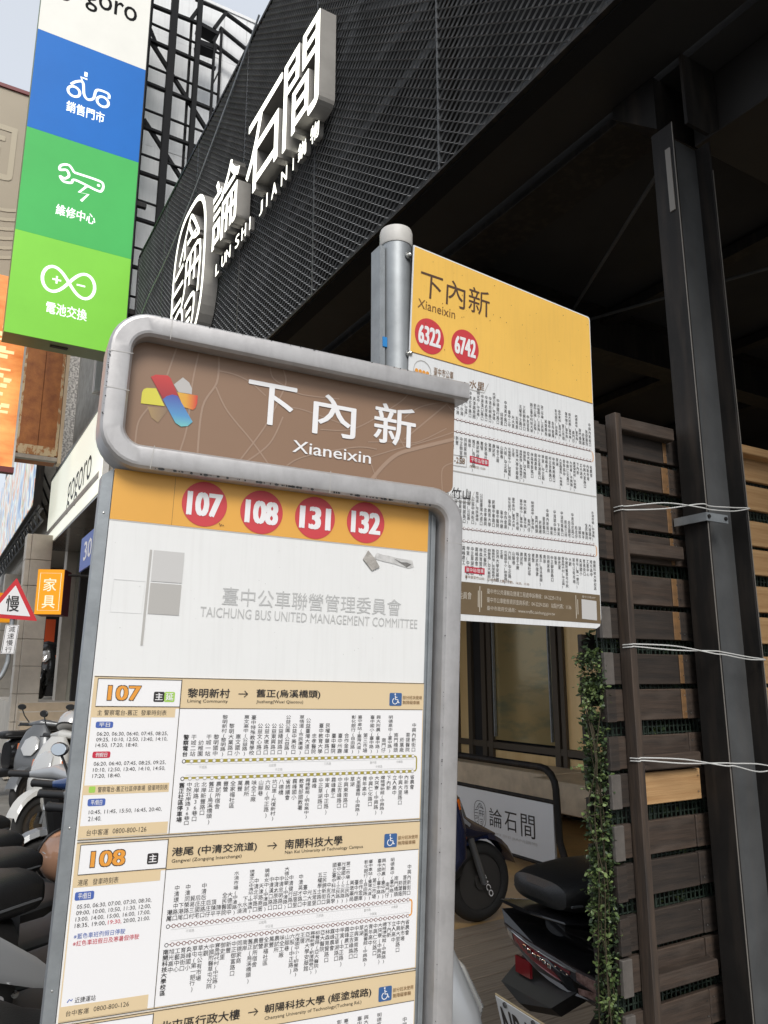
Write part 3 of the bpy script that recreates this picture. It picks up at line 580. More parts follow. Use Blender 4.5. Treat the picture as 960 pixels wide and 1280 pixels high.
for a in range(4): q.quad([W2(.035 + a * .017 + .008 * math.cos(x * .7), .354 + .006 * math.sin(x * .7), .0012) for x in range(9)], M_numorange)
text2('臺中市公車', ((.115, .330), (.21, .327), (.21, .350), (.115, .353)), M_brownink)
q.build('notes_print', sheet, kind='stuff')
q = MB(); q.quad([W2(u, v, .0006) for u, v in ((.004, .898), (.996, .8985), (.996, .985), (.004, .982))], M_footer)
for v, s_, u1 in ((.9100, '臺中市公共運輸及捷運工程處申訴專線：04-2229-1716', .770), (.9330, '臺中市公車動態資訊查詢系統：04-2229-5583   站點代碼：1136', .826), (.9560, '臺中市政府交通局：www.traffic.taichung.gov.tw', .735)):
    text2(s_, ((.388, v), (u1, v + .003), (u1, v + .017), (.388, v + .014)), mat('print_cream', (.55, .50, .42), .5), 0, .001, 1)
for u in (.345, .352, .360, .852, .862): 
    h = .012 if u in (.345, .360, .862) else 0; q.quad([W2(u, .906 + h, .001), W2(u + .0035, .906 + h, .001), W2(u + .0035, .974 - h, .001), W2(u, .974 - h, .001)], MATS['print_cream'])
text2('委員會', ((.255, .925), (.315, .924), (.315, .943), (.255, .944)), MATS['print_cream'], 0, .001, 1)
text2('臺中公車APP', ((.890, .9045), (.968, .9055), (.968, .9125), (.890, .9115)), MATS['print_cream'], 0, .001, 1)
q.quad([W2(u, v, .001) for u, v in ((.886, .916), (.973, .918), (.973, .976), (.886, .974))], M_grey1)
q.build('footer_print', sheet)
q = MB()
for i in range(60): u, v = random.uniform(.02, .98), random.uniform(.02, .28); r_ = random.uniform(.0006, .0022); q.quad([W2(u + r_ * math.cos(a * 1.05), v + r_ * .9 * math.sin(a * 1.05), .0015) for a in range(6)], M_brownink)
q.build('rust_specks', sheet, kind='stuff')

# ------------------------------------------------------------------ RESTAURANT PAVILION (black steel, expanded mesh above)
FX = 1.65; Z0, Z1 = 3.59, 6.27; FY0, FY1 = -1.2, 8.42
pav = thing('restaurant_building', 'black steel restaurant pavilion with expanded metal mesh fascia and dark soffit', 'building', (FX, FY0, 0))
# expanded metal: flattened strands, neighbouring rows mirrored so that they meet in diamonds
q = MB(); rows_ = 104; px = .066; pz = (Z1 - Z0) / rows_; nseg = int((FY1 - FY0) / (px / 2))
for r_ in range(rows_ + 1):
    zc = Z0 + r_ * pz; sg = 1 if r_ % 2 else -1; vs = []
    for i in range(nseg + 1):
        y = FY0 + i * px / 2; z = zc + sg * (pz * .40 if i % 2 else -pz * .40)
        vs += [(FX - .004, y, z - .0028), (FX + .006, y, z + .0034), (FX + .004, y, z - .0034)]
    fs = []
    for i in range(nseg):
        a = i * 3; fs += [(a, a + 3, a + 4, a + 1), (a + 1, a + 4, a + 5, a + 2), (a + 2, a + 5, a + 3, a)]
    q.add(vs, fs, M_mesh)
q.build('expanded_mesh', pav, kind='stuff')
for y in (FY1, 7.2, 6.13, 4.86, 3.6, 2.34, 1.1, -.1):              # seams and carrier posts behind the mesh
    q = MB(); q.box((FX - .003, y - .006, Z0), (FX + .010, y + .006, Z1), M_steel2); q.box((FX + .02, y - .03, Z0), (FX + .09, y + .03, Z1), M_steel); q.build('mesh_post', pav)
for y0, z0, y1, z1 in ((5.6, 3.65, 2.2, 6.1), (4.35, 6.1, 1.8, 4.2), (3.3, 6.2, .6, 4.0), (7.9, 3.8, 5.6, 6.1), (3.9, 4.95, 2.6, 4.75)):
    q = MB(); q.tube([(FX + .16, y0, z0), (FX + .16, y1, z1)], .035, M_steel2, 6); q.build('diagonal_brace', pav)
for z in (3.72, 4.42, 5.3, 6.2):
    q = MB(); q.box((FX + .10, FY0, z - .03), (FX + .15, FY1, z + .03), M_steel2); q.build('mesh_rail', pav)
q = MB(); q.box((FX + .012, FY0, Z0 - .02), (FX + .10, FY1, Z0 + .012), M_bar); q.box((FX - .010, FY0, Z0 - .014), (FX + .012, FY1, Z0 - .002), M_steel); q.build('fascia_angle', pav)
q = MB(); q.box((FX - .01, FY0, Z1), (FX + .06, FY1, Z1 + .03), M_steel); q.build('top_angle', pav)
q = MB(); q.box((FX + .062, FY0, Z1 + .005), (6.4, FY1 + .4, Z1 + .03), M_back); q.build('roof', pav)  # plate added to keep sky light out behind the mesh
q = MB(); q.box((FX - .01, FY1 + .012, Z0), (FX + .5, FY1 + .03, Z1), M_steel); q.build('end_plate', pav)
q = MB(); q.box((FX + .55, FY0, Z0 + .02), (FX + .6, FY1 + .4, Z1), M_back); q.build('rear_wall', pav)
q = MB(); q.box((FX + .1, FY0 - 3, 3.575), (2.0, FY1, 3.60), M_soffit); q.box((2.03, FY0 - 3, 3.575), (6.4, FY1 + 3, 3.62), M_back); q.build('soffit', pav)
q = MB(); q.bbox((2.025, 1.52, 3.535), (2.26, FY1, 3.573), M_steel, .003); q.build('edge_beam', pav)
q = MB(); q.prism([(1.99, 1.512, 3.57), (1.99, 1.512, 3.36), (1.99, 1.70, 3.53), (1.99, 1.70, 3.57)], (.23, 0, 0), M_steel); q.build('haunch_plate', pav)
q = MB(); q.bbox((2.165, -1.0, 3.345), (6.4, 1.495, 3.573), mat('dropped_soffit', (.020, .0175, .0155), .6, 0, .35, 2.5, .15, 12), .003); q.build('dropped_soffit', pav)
for y in (2.9, 4.3, 5.7, 7.1):
    q = MB(); q.box((2.21, y - .07, 3.30), (6.4, y + .07, 3.312), M_steel); q.box((2.21, y - .006, 3.312), (6.4, y + .006, 3.56), M_steel); q.box((2.21, y - .07, 3.56), (6.4, y + .07, 3.572), M_steel); q.build('cross_beam', pav)
for x in (3.2, 4.2, 5.2):
    q = MB(); q.box((x - .04, FY0, 3.50), (x + .04, FY1, 3.555), M_steel); q.build('purlin', pav)
q = MB(); q.tube([(2.3, 1.7, 3.5), (3.6, 4.2, 3.49)], .009, M_steel2, 6); q.build('tie_rod', pav)
q = MB(); q.tube([(3.6, 1.6, 3.5), (2.5, 4.2, 3.49)], .009, M_steel2, 6); q.build('tie_rod', pav)
q = MB(); q.prism([(1.99, 1.39, 3.57), (2.155, 1.39, 3.57), (2.155, 1.39, 3.34), (2.10, 1.39, 3.30), (1.99, 1.39, 3.30)], (0, .012, 0), M_steel); q.build('gusset_plate', pav)
# column: flanges face the street, web between them
CX0, CX1, CY0, CY1 = 1.950, 2.150, 1.423, 1.508
q = MB(); q.bbox((CX0, CY0, 0), (CX0 + .010, CY1, 3.31), M_steel, .0015); q.bbox((CX1 - .010, CY0, 0), (CX1, CY1, 3.31), M_steel, .0015); q.box((CX0 + .0095, (CY0 + CY1) / 2 + .012, 0), (CX1 - .0095, (CY0 + CY1) / 2 + .022, 3.31), M_steel2)
q.box((CX0 - .0006, CY0 - .0006, 0), (CX0 + .0022, CY0 + .0012, 3.31), M_edge); q.box((CX1 - .003, CY0 - .0012, 0), (CX1 - .0005, CY0 + .0012, 3.2), M_edge)  # pale strips paint the highlight along the flange edges
q.box((CX0 - .05, CY0 - .05, 0), (CX1 + .05, CY1 + .05, .015), M_steel); col_ = q.build('column', pav)
q = MB(); q.box((CX0 - .004, CY0 + .012, 2.99), (CX0 - .0005, CY0 + .032, 3.22), M_edge); q.build('bare_plate', col_)
br = MB(); br.box((1.935, 1.415, 1.950), (2.035, 1.4215, 1.975), M_galv); br.box((1.935, 1.4215, 1.950), (1.940, 1.53, 1.975), M_galv); br.build('angle_bracket', col_)
for x, z in ((1.945, 1.963), (2.022, 1.963)):
    q = MB(); q.lathe([(.006, 0), (.006, .004), (.001, .005)], M_steel, 8, Matrix.Translation((x, 1.4145, z)) @ Matrix.Rotation(R(90), 4, 'X')); q.build('bolt', col_)
# shop front at the back of the covered area
BX = 6.0
q = MB(); q.box((BX + .12, -2, 0), (BX + .2, 13, 3.6), M_back); q.build('back_wall', pav)
q = MB(); q.box((2.0, 13, 0), (6.2, 13.1, 3.6), M_back); q.build('side_wall', pav)
for y0, y1, z0, z1, m in ((2.2, 4.1, .72, 2.55, M_brass), (4.14, 6.34, .74, 2.55, M_brass), (6.52, 7.60, .76, 2.55, M_glass), (7.78, 8.02, .2, 2.55, M_back), (8.08, 8.3, .2, 2.55, M_brass)):
    q = MB(); q.box((BX + .04, y0, z0), (BX + .06, y1, z1), m); q.build('glass_pane' if m is M_glass else 'brass_panel', pav)
for y0, y1, z0, z1, m in ((2.2, 4.1, .1, .64, M_woodblk), (4.14, 6.34, .1, .64, M_woodblk), (6.52, 7.60, .1, .64, M_woodblk)):
    q = MB(); q.box((BX + .04, y0, z0), (BX + .06, y1, z1), MATS['brass_panel']); q.build('lower_panel', pav)
for y0, y1 in ((4.09, 4.15), (6.34, 6.40), (6.44, 6.52), (7.60, 7.68), (7.72, 7.80), (8.0, 8.08), (8.3, 8.42), (8.9, 8.95)):
    q = MB(); q.box((BX, y0, .05), (BX + .08, y1, 2.62), M_mull); q.build('mullion', pav)
for z in (.70, 2.58):
    q = MB(); q.box((BX + .005, 2.2, z - .035), (BX + .075, 8.3, z + .035), M_mull); q.build('transom', pav)
q = MB(); q.box((BX - .004, 6.56, .80), (BX + .03, 6.575, 2.5), M_galv); q.box((BX - .004, 7.55, .80), (BX + .03, 7.565, 2.5), M_galv); q.build('pane_trim', pav)
# stone bench in two lengths
bt = thing('stone_bench', 'long tan concrete bench along the restaurant shop front', 'bench', (5.7, 7.5, 0))
q = MB(); q.bbox((5.35, 5.98, .30), (5.95, 10.2, .56), M_bench, .008); q.build('seat_slab', bt)
q = MB(); q.bbox((5.18, 4.2, .27), (5.95, 5.965, .55), M_bench, .008); q.build('seat_slab', bt)
for y in (4.95, 6.6, 8.4):
    q = MB(); q.bbox((5.42, y, .02), (5.85, y + .42, .27 if y < 5 else .30), M_woodblk, .006); q.build('wood_support', bt)

# illuminated shop sign: roundel, three large characters and a line of small ones
M_lit = mat('lit_acrylic', (.9, .9, .82), .4, emit=1.25, ecol=(1, .985, .86))
M_return = mat('letter_return', (.34, .325, .30), .5, .3, .15, 6)
ss = thing('shop_sign', 'backlit white Chinese lettering with round emblem standing out from the mesh fascia', 'shop sign', (FX, 4.7, 4.3))
def sign_glyph(s_, y0, y1, z0, z1, xf, dep, bold=0, name='letter', boldx=0):
    """y0 is the left (far) edge as seen from the street"""
    vs, fs, nz = glyph(s_, bold, .5, 3); ax = min(v[0] for v in vs); bx = max(v[0] for v in vs); ay = min(v[1] for v in vs); by = max(v[1] for v in vs)
    P = [(xf + (0.5 - v[2]) * dep, y0 + (v[0] - ax) / (bx - ax) * (y1 - y0), z0 + (v[1] - ay) / (by - ay) * (z1 - z0)) for v in vs]
    q = MB(); q.add(P, [f for f in fs], M_return); kz = len(nz)
    i = q.mi(M_lit)
    for j in range(len(fs)):
        if nz[j % kz] > .9: q.m[j] = i
    q.build(name, ss)
for s_, y0, y1, z0, z1 in (('間', 3.790, 3.285, 4.570, 5.180), ('石', 4.430, 3.825, 4.600, 5.180), ('論', 5.150, 4.560, 4.600, 5.170)):
    sign_glyph(s_, y0, y1, z0, z1, 1.52, .100, .008)
for s_, y0, y1 in (('L', 5.27, 5.19), ('U', 5.13, 5.045), ('N', 5.03, 4.93), ('S', 4.83, 4.745), ('H', 4.70, 4.61), ('I', 4.545, 4.525), ('J', 4.36, 4.30), ('I', 4.235, 4.215), ('A', 4.15, 4.055), ('N', 3.99, 3.895), ('|', 3.81, 3.795), ('鍋', 3.735, 3.615), ('物', 3.56, 3.44)):
    sign_glyph(s_, y0, y1, 4.50, 4.60 if s_ not in '|鍋物' else 4.62, 1.60, .03, .02)
LOGO = [[(-.62, .36), (-.1, .80), (.12, .83), (.62, .42)], [(-.28, .62), (-.28, .34)], [(-.1, .80), (.25, .50), (.62, .42)], [(-.88, .24), (-.35, .30)], [(-.93, .02), (-.3, .04)], [(-.92, -.22), (-.35, -.20)],
        [(-.12, .26), (.70, .26), (.70, -.42)], [(-.12, .26), (-.14, -.10), (-.30, -.34)], [(.14, .26), (.14, -.16)], [(.42, .26), (.42, -.16)], [(-.12, .04), (.70, .04)], [(-.85, -.42), (-.40, -.34), (-.2, -.5), (-.3, -.86)], [(-.62, -.70), (-.42, -.56)],
        [(-.08, -.40), (.40, -.36), (.52, -.50), (.40, -.80), (.05, -.84)], [(.05, -.56), (.34, -.54)], [(.02, -.68), (.30, -.67)], [(-.12, .52), (.40, .52)]]
def logo_outline(k=44, e=2.9): return [(math.copysign(abs(math.cos(t)) ** (2 / e), math.cos(t)), math.copysign(abs(math.sin(t)) ** (2 / e), math.sin(t))) for t in [6.28319 * i / k for i in range(k)]]
ec_y, ec_z, ea, eb = 5.775, 4.72, .45, .635
def emblem_ribbon(q, pts, wd, closed=False):
    P = [V((a, b)) for a, b in pts]; n = len(P); O = []
    for i in range(n):
        t = (P[(i + 1) % n] - P[i - 1]) if closed else (P[min(i + 1, n - 1)] - P[max(i - 1, 0)]); t.normalize(); nn = V((-t.y, t.x)) * wd / 2
        for x in (1.52, 1.635):
            for s_ in (1, -1): c = P[i] + nn * s_; O.append((x, c.x, c.y))
    fs = []; ms = []
    e = n if closed else n - 1; k0 = len(q.f)
    for i in range(e):
        a = i * 4; b = ((i + 1) % n) * 4; fs += [(a, a + 1, b + 1, b), (a + 2, a + 3, b + 3, b + 2), (a, a + 2, b + 2, b), (a + 1, a + 3, b + 3, b + 1)]
    if not closed: fs += [(0, 1, 3, 2), tuple((n - 1) * 4 + k for k in (0, 1, 3, 2))]
    q.add(O, fs, M_return); li = q.mi(M_lit)
    for j in range(e): q.m[k0 + j * 4] = li
q = MB(); emblem_ribbon(q, [(ec_y - a * ea, ec_z + b * eb) for a, b in logo_outline()], .048, True); q.build('emblem_ring', ss)
for st in LOGO:
    q = MB(); emblem_ribbon(q, smooth_pts([(ec_y - a * ea, ec_z + b * eb) for a, b in st], 4), .040); q.build('emblem_stroke', ss)
q = MB(); q.tube(smooth_pts([(1.63, 4.6, 6.33), (1.63, 4.854, 6.221), (1.63, 5.358, 6.037), (1.63, 6.194, 5.746), (1.63, 6.958, 5.55), (1.63, 7.725, 5.441), (1.63, 8.4, 5.2)], 6), .008, M_galv, 6); o = q.build('power_cable'); tag(o, 'thin loose cable draped diagonally across the mesh fascia', 'cable')

# ------------------------------------------------------------------ PALLET SCREEN with plastic lattice and ivy
PS = 1.545
scr = thing('slatted_screen', 'tall dark stained slatted timber screen of pallets tied to the black steel column', 'wood screen', (2.1, PS, 0))
slat_me = {}
def slat(x0, x1, z, h, m, y=PS, dy=0, name='slat', th=.016):
    key = (m.name, round(h, 3), round(x1 - x0, 3), th)
    if key not in slat_me:
        q = MB(); q.bbox((0, -th / 2, 0), (x1 - x0, th / 2, h), m, .0018); o = q.build(name, scr, local=True); slat_me[key] = o.data
    else: o = bpy.data.objects.new(name, slat_me[key]); COL.objects.link(o); o.parent = scr
    o.location = (x0 - 2.1, y - PS + dy, z); o.rotation_euler = (0, random.uniform(-.006, .006) if x1 - x0 > .1 else 0, 0); return o
z = 2.150; k = 0
while z > -.05:
    for j in (0, 1):
        zz = z - j * .0985; m = M_slat if (k + j) % 3 else M_slat2; dz = random.uniform(-.002, .002)
        bright = (k == 4 and j == 1)
        slat(1.60, 1.93, zz + dz, .085, M_slat2 if bright else m, dy=random.uniform(-.002, .002))
        slat(1.935, 2.13, zz + dz, .085, m, dy=random.uniform(-.001, .001))
        slat(2.135, 2.75, zz + dz, .085, M_pine, dy=random.uniform(-.002, .002))
        if bright: slat(1.697, 1.95, zz + dz + .002, .083, M_pine, dy=-.016, th=.012)
        if k in (0, 1, 2, 3) : slat(1.908 + random.uniform(-.008, .008), 1.93, zz + dz + .001, .083, M_pine_d, dy=-.0105, th=.004)
        slat(1.597, 1.632, zz + dz - .001, .087, M_grey_wood if (k + j) % 2 else M_slat2, dy=-.014, name='block', th=.014)
    slat(1.62, 2.75, z - .165, .082, M_slat2, dy=.095, name='gap_dark_slat'); slat(1.62, 2.75, z - .062, .082, M_slat2, dy=.095, name='gap_dark_slat')  # added dark boards that blacken the gaps between the slats
    z -= .2235; k += 1
q = MB(); q.bbox((1.669, 1.495, 0), (1.694, 1.535, 2.262), M_post, .002); q.build('post', scr)
for zz, m in ((2.215, M_slat), (1.842, M_slat), (1.252, M_slat), (.715, M_slat)):
    q = MB(); q.bbox((1.696, 1.500, zz), (1.932, 1.534, zz + .040), m, .003); q.build('rail', scr)
q = MB(); q.bbox((2.16, 1.49, 2.225), (2.75, 1.532, 2.255), M_pine, .003); q.build('rail', scr)
nl = MB()
for o_ in list(scr.children):
    if o_.name.split('.')[0] == 'slat':
        w_ = max(v.co.x for v in o_.data.vertices)
        for xx in (.012, w_ - .014):
            for zz in (.02, .065):
                c = o_.location + V((2.1 + xx + random.uniform(-.003, .003), PS - .0086, zz + random.uniform(-.004, .004))); nl.quad([c + V((.0022 * math.cos(a), -.0008, .0022 * math.sin(a))) for a in (0, 1.05, 2.1, 3.14, 4.19, 5.24)], M_screw if random.random() < .3 else M_dark)
nl.build('nail_heads', scr, kind='stuff')
la = MB()
for i in range(64): x = 1.605 + i * .018; la.box((x, 1.556, .1), (x + .0028, 1.559, 2.2), M_lattice)
for i in range(116): zz = .1 + i * .018; la.box((1.603, 1.5595, zz), (2.75, 1.562, zz + .0028), M_lattice)
for i in range(26): x = 1.6 + i * .05; la.tube([(x, 1.563, 2.2 - (i % 5) * .01), (min(2.7, max(1.61, x + random.uniform(-.2, .3))), 1.563, .1)], .0022, M_lattice, 4)
la.build('plastic_lattice', scr, kind='stuff')
iv = thing('ivy', 'artificial green ivy hanging down the left edge of the slatted screen', 'plant', (1.58, 1.6, 0))
def leaf(q, p, s_, m):
    a = random.uniform(0, 6.28); e = random.uniform(-.9, .9); u = V((math.cos(a) * math.cos(e), math.sin(a) * math.cos(e), math.sin(e))); v_ = u.cross(V((random.uniform(-1, 1), random.uniform(-1, 1), 1))).normalized(); n_ = u.cross(v_) * s_ * .18
    P = [p, p + u * s_ * .35 + v_ * s_ * .30 - n_, p + u * s_ * .75 + v_ * s_ * .24, p + u * s_, p + u * s_ * .75 - v_ * s_ * .24, p + u * s_ * .35 - v_ * s_ * .30 - n_]
    q.add(P, [(0, 1, 2, 3), (0, 3, 4, 5)], m)
q = MB(); st = MB()
for i in range(5600):
    z = random.uniform(.02, 1.0) * 1.57
    if noise.noise(V((7.3, 0, z * 9))) < -.12 and random.random() < .6: continue
    x = 1.604 - abs(random.gauss(0, .0125)) * (.45 + 1.1 * abs(noise.noise(V((3.1, 2, z * 14)))) * 2) * (1.15 if z < 1.0 else .95) * (0.7 + .6 * (noise.noise(V((0, 0, z * 6))) + .5)); y = random.uniform(1.53, 1.62)
    leaf(q, V((x, y, z)), random.uniform(.006, .019), M_leaf if random.random() < .55 else M_leaf2)
for i in range(75):                                     # short shoots sticking out to the left
    p = V((1.588, random.uniform(1.55, 1.6), random.uniform(.05, 1.55))); d = V((-random.uniform(.3, 1), random.uniform(-.6, .3), random.uniform(-.4, .9))).normalized(); L_ = random.uniform(.02, .05)
    st.tube([p, p + d * L_], .0009, M_stem, 3)
    for k_ in range(6): leaf(q, p + d * L_ * (k_ + 1) / 6, random.uniform(.010, .018), M_leaf)
for i in range(7000):                                   # the ivy mat behind the lattice
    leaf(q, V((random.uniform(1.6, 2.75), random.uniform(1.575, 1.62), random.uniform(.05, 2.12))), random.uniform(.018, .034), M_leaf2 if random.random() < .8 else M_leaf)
q.build('foliage', iv, kind='stuff')
for j in range(5):
    x0 = 1.592 - random.uniform(0, .02); P = [(x0 + random.uniform(-.012, .008), random.uniform(1.54, 1.6), .02 + i * .14) for i in range(11)]; st.tube(smooth_pts(P, 3), .0016, M_stem, 4)
st.build('stems', iv, kind='stuff')
# white wire ties round the post and the column
for z0, z1, z2 in ((1.972, 1.990, 2.010), (1.583, 1.565, 1.550), (1.282, 1.262, 1.243)):
    q = MB()
    for k in range(2):
        d = (k - .5) * (.011 if z0 > 1.9 else .007)
        P = [(1.666, 1.52, z0 + d), (1.670, 1.492, z0 + .001 + d), (1.690, 1.4915, z0 + .002 + d), (1.80, 1.452 - .004 * k, (z0 + z1) / 2 + .004 + d * 1.5), (1.92, 1.4195, z1 + .003 - d), (1.96, 1.4165 - .0015 * k, z1 - d), (2.06, 1.412, (z1 + z2) / 2 - .004 - d * (3 if z0 < 1.3 else 1)), (2.150, 1.4165, z2), (2.156, 1.46, z2 + d), (2.155, 1.512, z2)]
        q.tube(smooth_pts(P, 6), .0017, M_wire, 5)
    o = q.build('wire_tie'); tag(o, {1.972: 'uppermost white wire tie around the screen post and black steel column', 1.583: 'middle white wire tie around the screen post and black steel column', 1.282: 'lowest white wire tie around the screen post and black steel column'}[z0], 'wire tie', 'white wire ties holding the slatted screen')

# ------------------------------------------------------------------ freestanding shop board under the roof
AB = thing('display_board', 'white shop board with round emblem in a black tubular frame on the bronze floor', 'sign board', (4.2, 5.3, .02))
q = MB(); P = [(4.2, 4.44, .03), (4.2, 4.50, .16), (4.2, 4.56, .30), (4.2, 4.575, .64)] + [(4.2, 4.735 - .16 * math.cos(R(a)), .665 + .15 * math.sin(R(a))) for a in (0, 22, 45, 67, 90)] + [(4.2, 6.20, .815)] + [(4.2, 6.20 + .16 * math.sin(R(a)), .665 + .15 * math.cos(R(a))) for a in (22, 45, 67, 90)] + [(4.2, 6.37, .16), (4.2, 6.50, .03)]
q.tube(P, .028, M_steel, 10); q.build('frame', AB, smooth=True)
for y in (4.46, 6.48):
    q = MB(); q.tube([(3.95, y, .035), (4.45, y, .035)], .026, M_steel, 10); q.build('foot', AB, smooth=True)
q = MB(); q.box((4.185, 4.60, .13), (4.205, 6.35, .56), mat('board_white', (.66, .69, .72), .4, 0, .05, 3)); pn = q.build('panel', AB)
for z in (.575, .115):
    q = MB(); q.tube([(4.195, 4.58, z), (4.195, 6.36, z)], .016, M_steel, 8); q.build('crossbar', AB)
FA = lambda a, b, o=0.: V((4.184 - o, a, b))
q = MB()
for s_, y0, y1, z0, z1 in (('論', 5.375, 5.21, .435, .290), ('石', 5.175, 5.025, .435, .290), ('間', 4.975, 4.81, .445, .275)): text(q, FA, s_, y0, z0, y1, z1, M_black, .0, .001, 3)
text(q, FA, 'LUN SHI JIAN|鍋物', 5.36, .255, 4.79, .225, M_greyink, 0, .001, 2)
stroke(q, FA, [(5.50 - a * .080, .365 + b * .105) for a, b in logo_outline(30)], .005, M_black, .001, True)
for stp in LOGO: stroke(q, FA, [(5.50 - a * .080, .365 + b * .105) for a, b in stp], .005, M_black, .0012)
q.build('lettering', pn)

# ------------------------------------------------------------------ LEFT SIDE: illuminated vertical shop sign
def lit(name, c, e=1., var=.12):
    return mat(name, c, .5, 0, var, 1.3, emit=e, lo=.25, hi=.75, spec=.25)
TY = 8.40
tw = thing('vertical_light_sign', 'tall projecting light box sign in white, blue, green and lime with white pictograms', 'shop sign', (.94, TY, 5.03))
TF = lambda a, b, o=0.: V((a, TY - o, b))
q = MB(); q.box((.335, TY + .004, 5.03), (1.55, TY + .30, 10.9), mat('sign_case', (.16, .22, .10), .5)); q.box((1.55, TY - .002, 5.03), (1.562, TY + .30, 10.9), M_dark); q.build('case', tw)
for nm, z0, z1, c, e in (('white', 8.778, 10.85, (.60, .59, .54), .34), ('blue', 7.492, 8.776, (.004, .105, .37), .38), ('green', 6.222, 7.490, (.048, .33, .075), .38), ('lime', 5.032, 6.220, (.165, .46, .045), .40)):
    q = MB(); q.box((.335, TY - .004, z0), (1.55, TY + .004, z1), lit('lit_' + nm, c, e)); q.build('light_panel', tw)
M_wl = mat('lit_white_print', (.80, .84, .80), .4, emit=.45)
q = MB(); text(q, TF, 'gogoro', .50, 9.585, 1.40, 9.285, mat('sign_grey_ink', (.012, .012, .012), .8, spec=.1), .010, .006, 3); q.build('lettering', tw)
q = MB()
def ci(cx, cz, r_, w_=.030): stroke(q, TF, [(cx + r_ * math.cos(R(a)), cz + r_ * math.sin(R(a))) for a in range(0, 360, 20)], w_, M_wl, .006, True)
ci(.775, 8.13, .065); ci(1.095, 8.13, .065)                      # scooter pictogram
stroke(q, TF, smooth_pts([(.735, 8.21), (.79, 8.27), (.86, 8.29), (.885, 8.14), (.93, 8.09), (.99, 8.13), (1.01, 8.24), (1.06, 8.27), (1.15, 8.26), (1.16, 8.20)], 5), .030, M_wl, .0065)
stroke(q, TF, [(.885, 8.38), (.885, 8.44)], .035, M_wl, .0065); stroke(q, TF, [(.86, 8.29), (.835, 8.35), (.905, 8.35)], .022, M_wl, .007)
q.build('scooter_pictogram', tw)
q = MB(); stroke(q, TF, smooth_pts([(.86, 7.10), (.80, 7.17), (.72, 7.14), (.71, 7.08), (.78, 7.10), (.81, 7.04), (.77, 6.99), (.72, 7.00), (.76, 6.95), (.84, 6.96), (.88, 7.01), (1.12, 6.96), (1.17, 6.98), (1.18, 7.05), (1.13, 7.09), (.86, 7.10)], 5), .028, M_wl, .006)
stroke(q, TF, [(1.01, 6.98), (.93, 6.87), (1.03, 6.88), (.96, 6.77)], .028, M_wl, .0068); disc(q, TF, 1.13, 7.03, .018, M_wl, .006); q.build('wrench_pictogram', tw)
q = MB(); stroke(q, TF, [(.915 + .27 * math.cos(t) / (1 + math.sin(t) ** 2 * .55), 5.745 + .34 * math.sin(t) * math.cos(t) / (1 + math.sin(t) ** 2 * .35)) for t in [6.28319 * i / 48 for i in range(48)]], .034, M_wl, .006, True)
stroke(q, TF, [(.745, 5.745), (.835, 5.745)], .020, M_wl, .006); stroke(q, TF, [(.79, 5.70), (.79, 5.79)], .020, M_wl, .0065); stroke(q, TF, [(.995, 5.745), (1.085, 5.745)], .020, M_wl, .006); q.build('battery_pictogram', tw)
for s_, z0, z1 in (('銷售門市', 7.99, 7.845), ('維修中心', 6.655, 6.52), ('電池交換', 5.475, 5.335)):
    q = MB(); text(q, TF, s_, .71, z0, 1.13, z1, M_wl, .018, .006, 2); q.build('lettering', tw)
q = MB(); q.box((.80, TY + .10, 5.022), (.98, TY + .16, 5.028), M_dark); q.build('maker_plate', tw)
q = MB(); q.box((1.562, TY + .1, 7.0), (1.70, TY + .16, 7.06), M_steel); q.build('bracket', tw)
q = MB(); q.box((1.562, TY + .1, 5.6), (1.72, TY + .16, 5.66), M_steel); q.build('bracket', tw)

# white panelled building with black steel frame behind the mesh fascia
M_wallw = mat('white_wall', (.84, .84, .83), .7, 0, .10, 2.2, .1, 20); streaks(M_wallw, .18, (10, 10, .8), (.3, .3, .29))
wb = thing('white_building', 'off white concrete building with a black steel frame standing in front of it', 'building', (2.8, 9.8, 0))
for i in range(7):                                                  # cladding panels
    for j in range(7):
        x0 = 1.45 + i * .352; z0 = 5.0 + j * .915
        q = MB(); q.box((x0 + .003, 9.60 + (i * 7 + j) % 3 * .002, z0 + .003), (x0 + .349, 9.65, min(z0 + .912, 11.38)), M_wallw); q.build('wall_panel', wb)
q = MB(); q.box((1.45, 9.66, 5.0), (6, 9.75, 11.36), M_wallw); q.build('wall', wb)
q = MB(); q.box((1.4, 9.585, 11.38), (6, 9.75, 11.43), M_wallw); q.build('parapet', wb)
def bar(x0, z0, x1, z1, w_, y=9.0, d=.05, nm='steel_bar'):
    t = V((x1 - x0, 0, z1 - z0)); t.normalize(); n_ = V((-t.z, 0, t.x)) * w_ / 2; a = V((x0, y, z0)); b = V((x1, y, z1)); q = MB(); q.prism([a + n_, b + n_, b - n_, a - n_], (0, d, 0), M_bar); q.build(nm, wb)
bar(1.99, 11.4, 1.955, 3.0, .088, 8.98, .09, 'steel_column'); bar(2.335, 11.1, 2.29, 4, .062, 8.99, .08, 'steel_column'); bar(2.25, 10.5, 2.262, 4, .03, 9.1, .04, 'steel_column')
bar(2.655, 10.45, 2.645, 4, .028); bar(2.56, 10.2, 2.56, 4, .028); bar(1.69, 11.2, 1.66, 4, .03)
for i in range(9):
    bar(1.65, 10.08 - i * .665, 2.66, 10.05 - i * .665, .018, 9.02, .03); bar(1.65, 9.82 - i * .665, 2.60, 9.79 - i * .665, .036, 9.02, .05)
bar(1.65, 10.37, 2.34, 10.40, .036, 9.02); bar(1.68, 9.875, 2.56, 8.77, .045, 9.05); bar(1.686, 10.04, 1.80, 9.80, .03, 9.05); bar(1.70, 8.62, 2.56, 7.52, .045, 9.05)
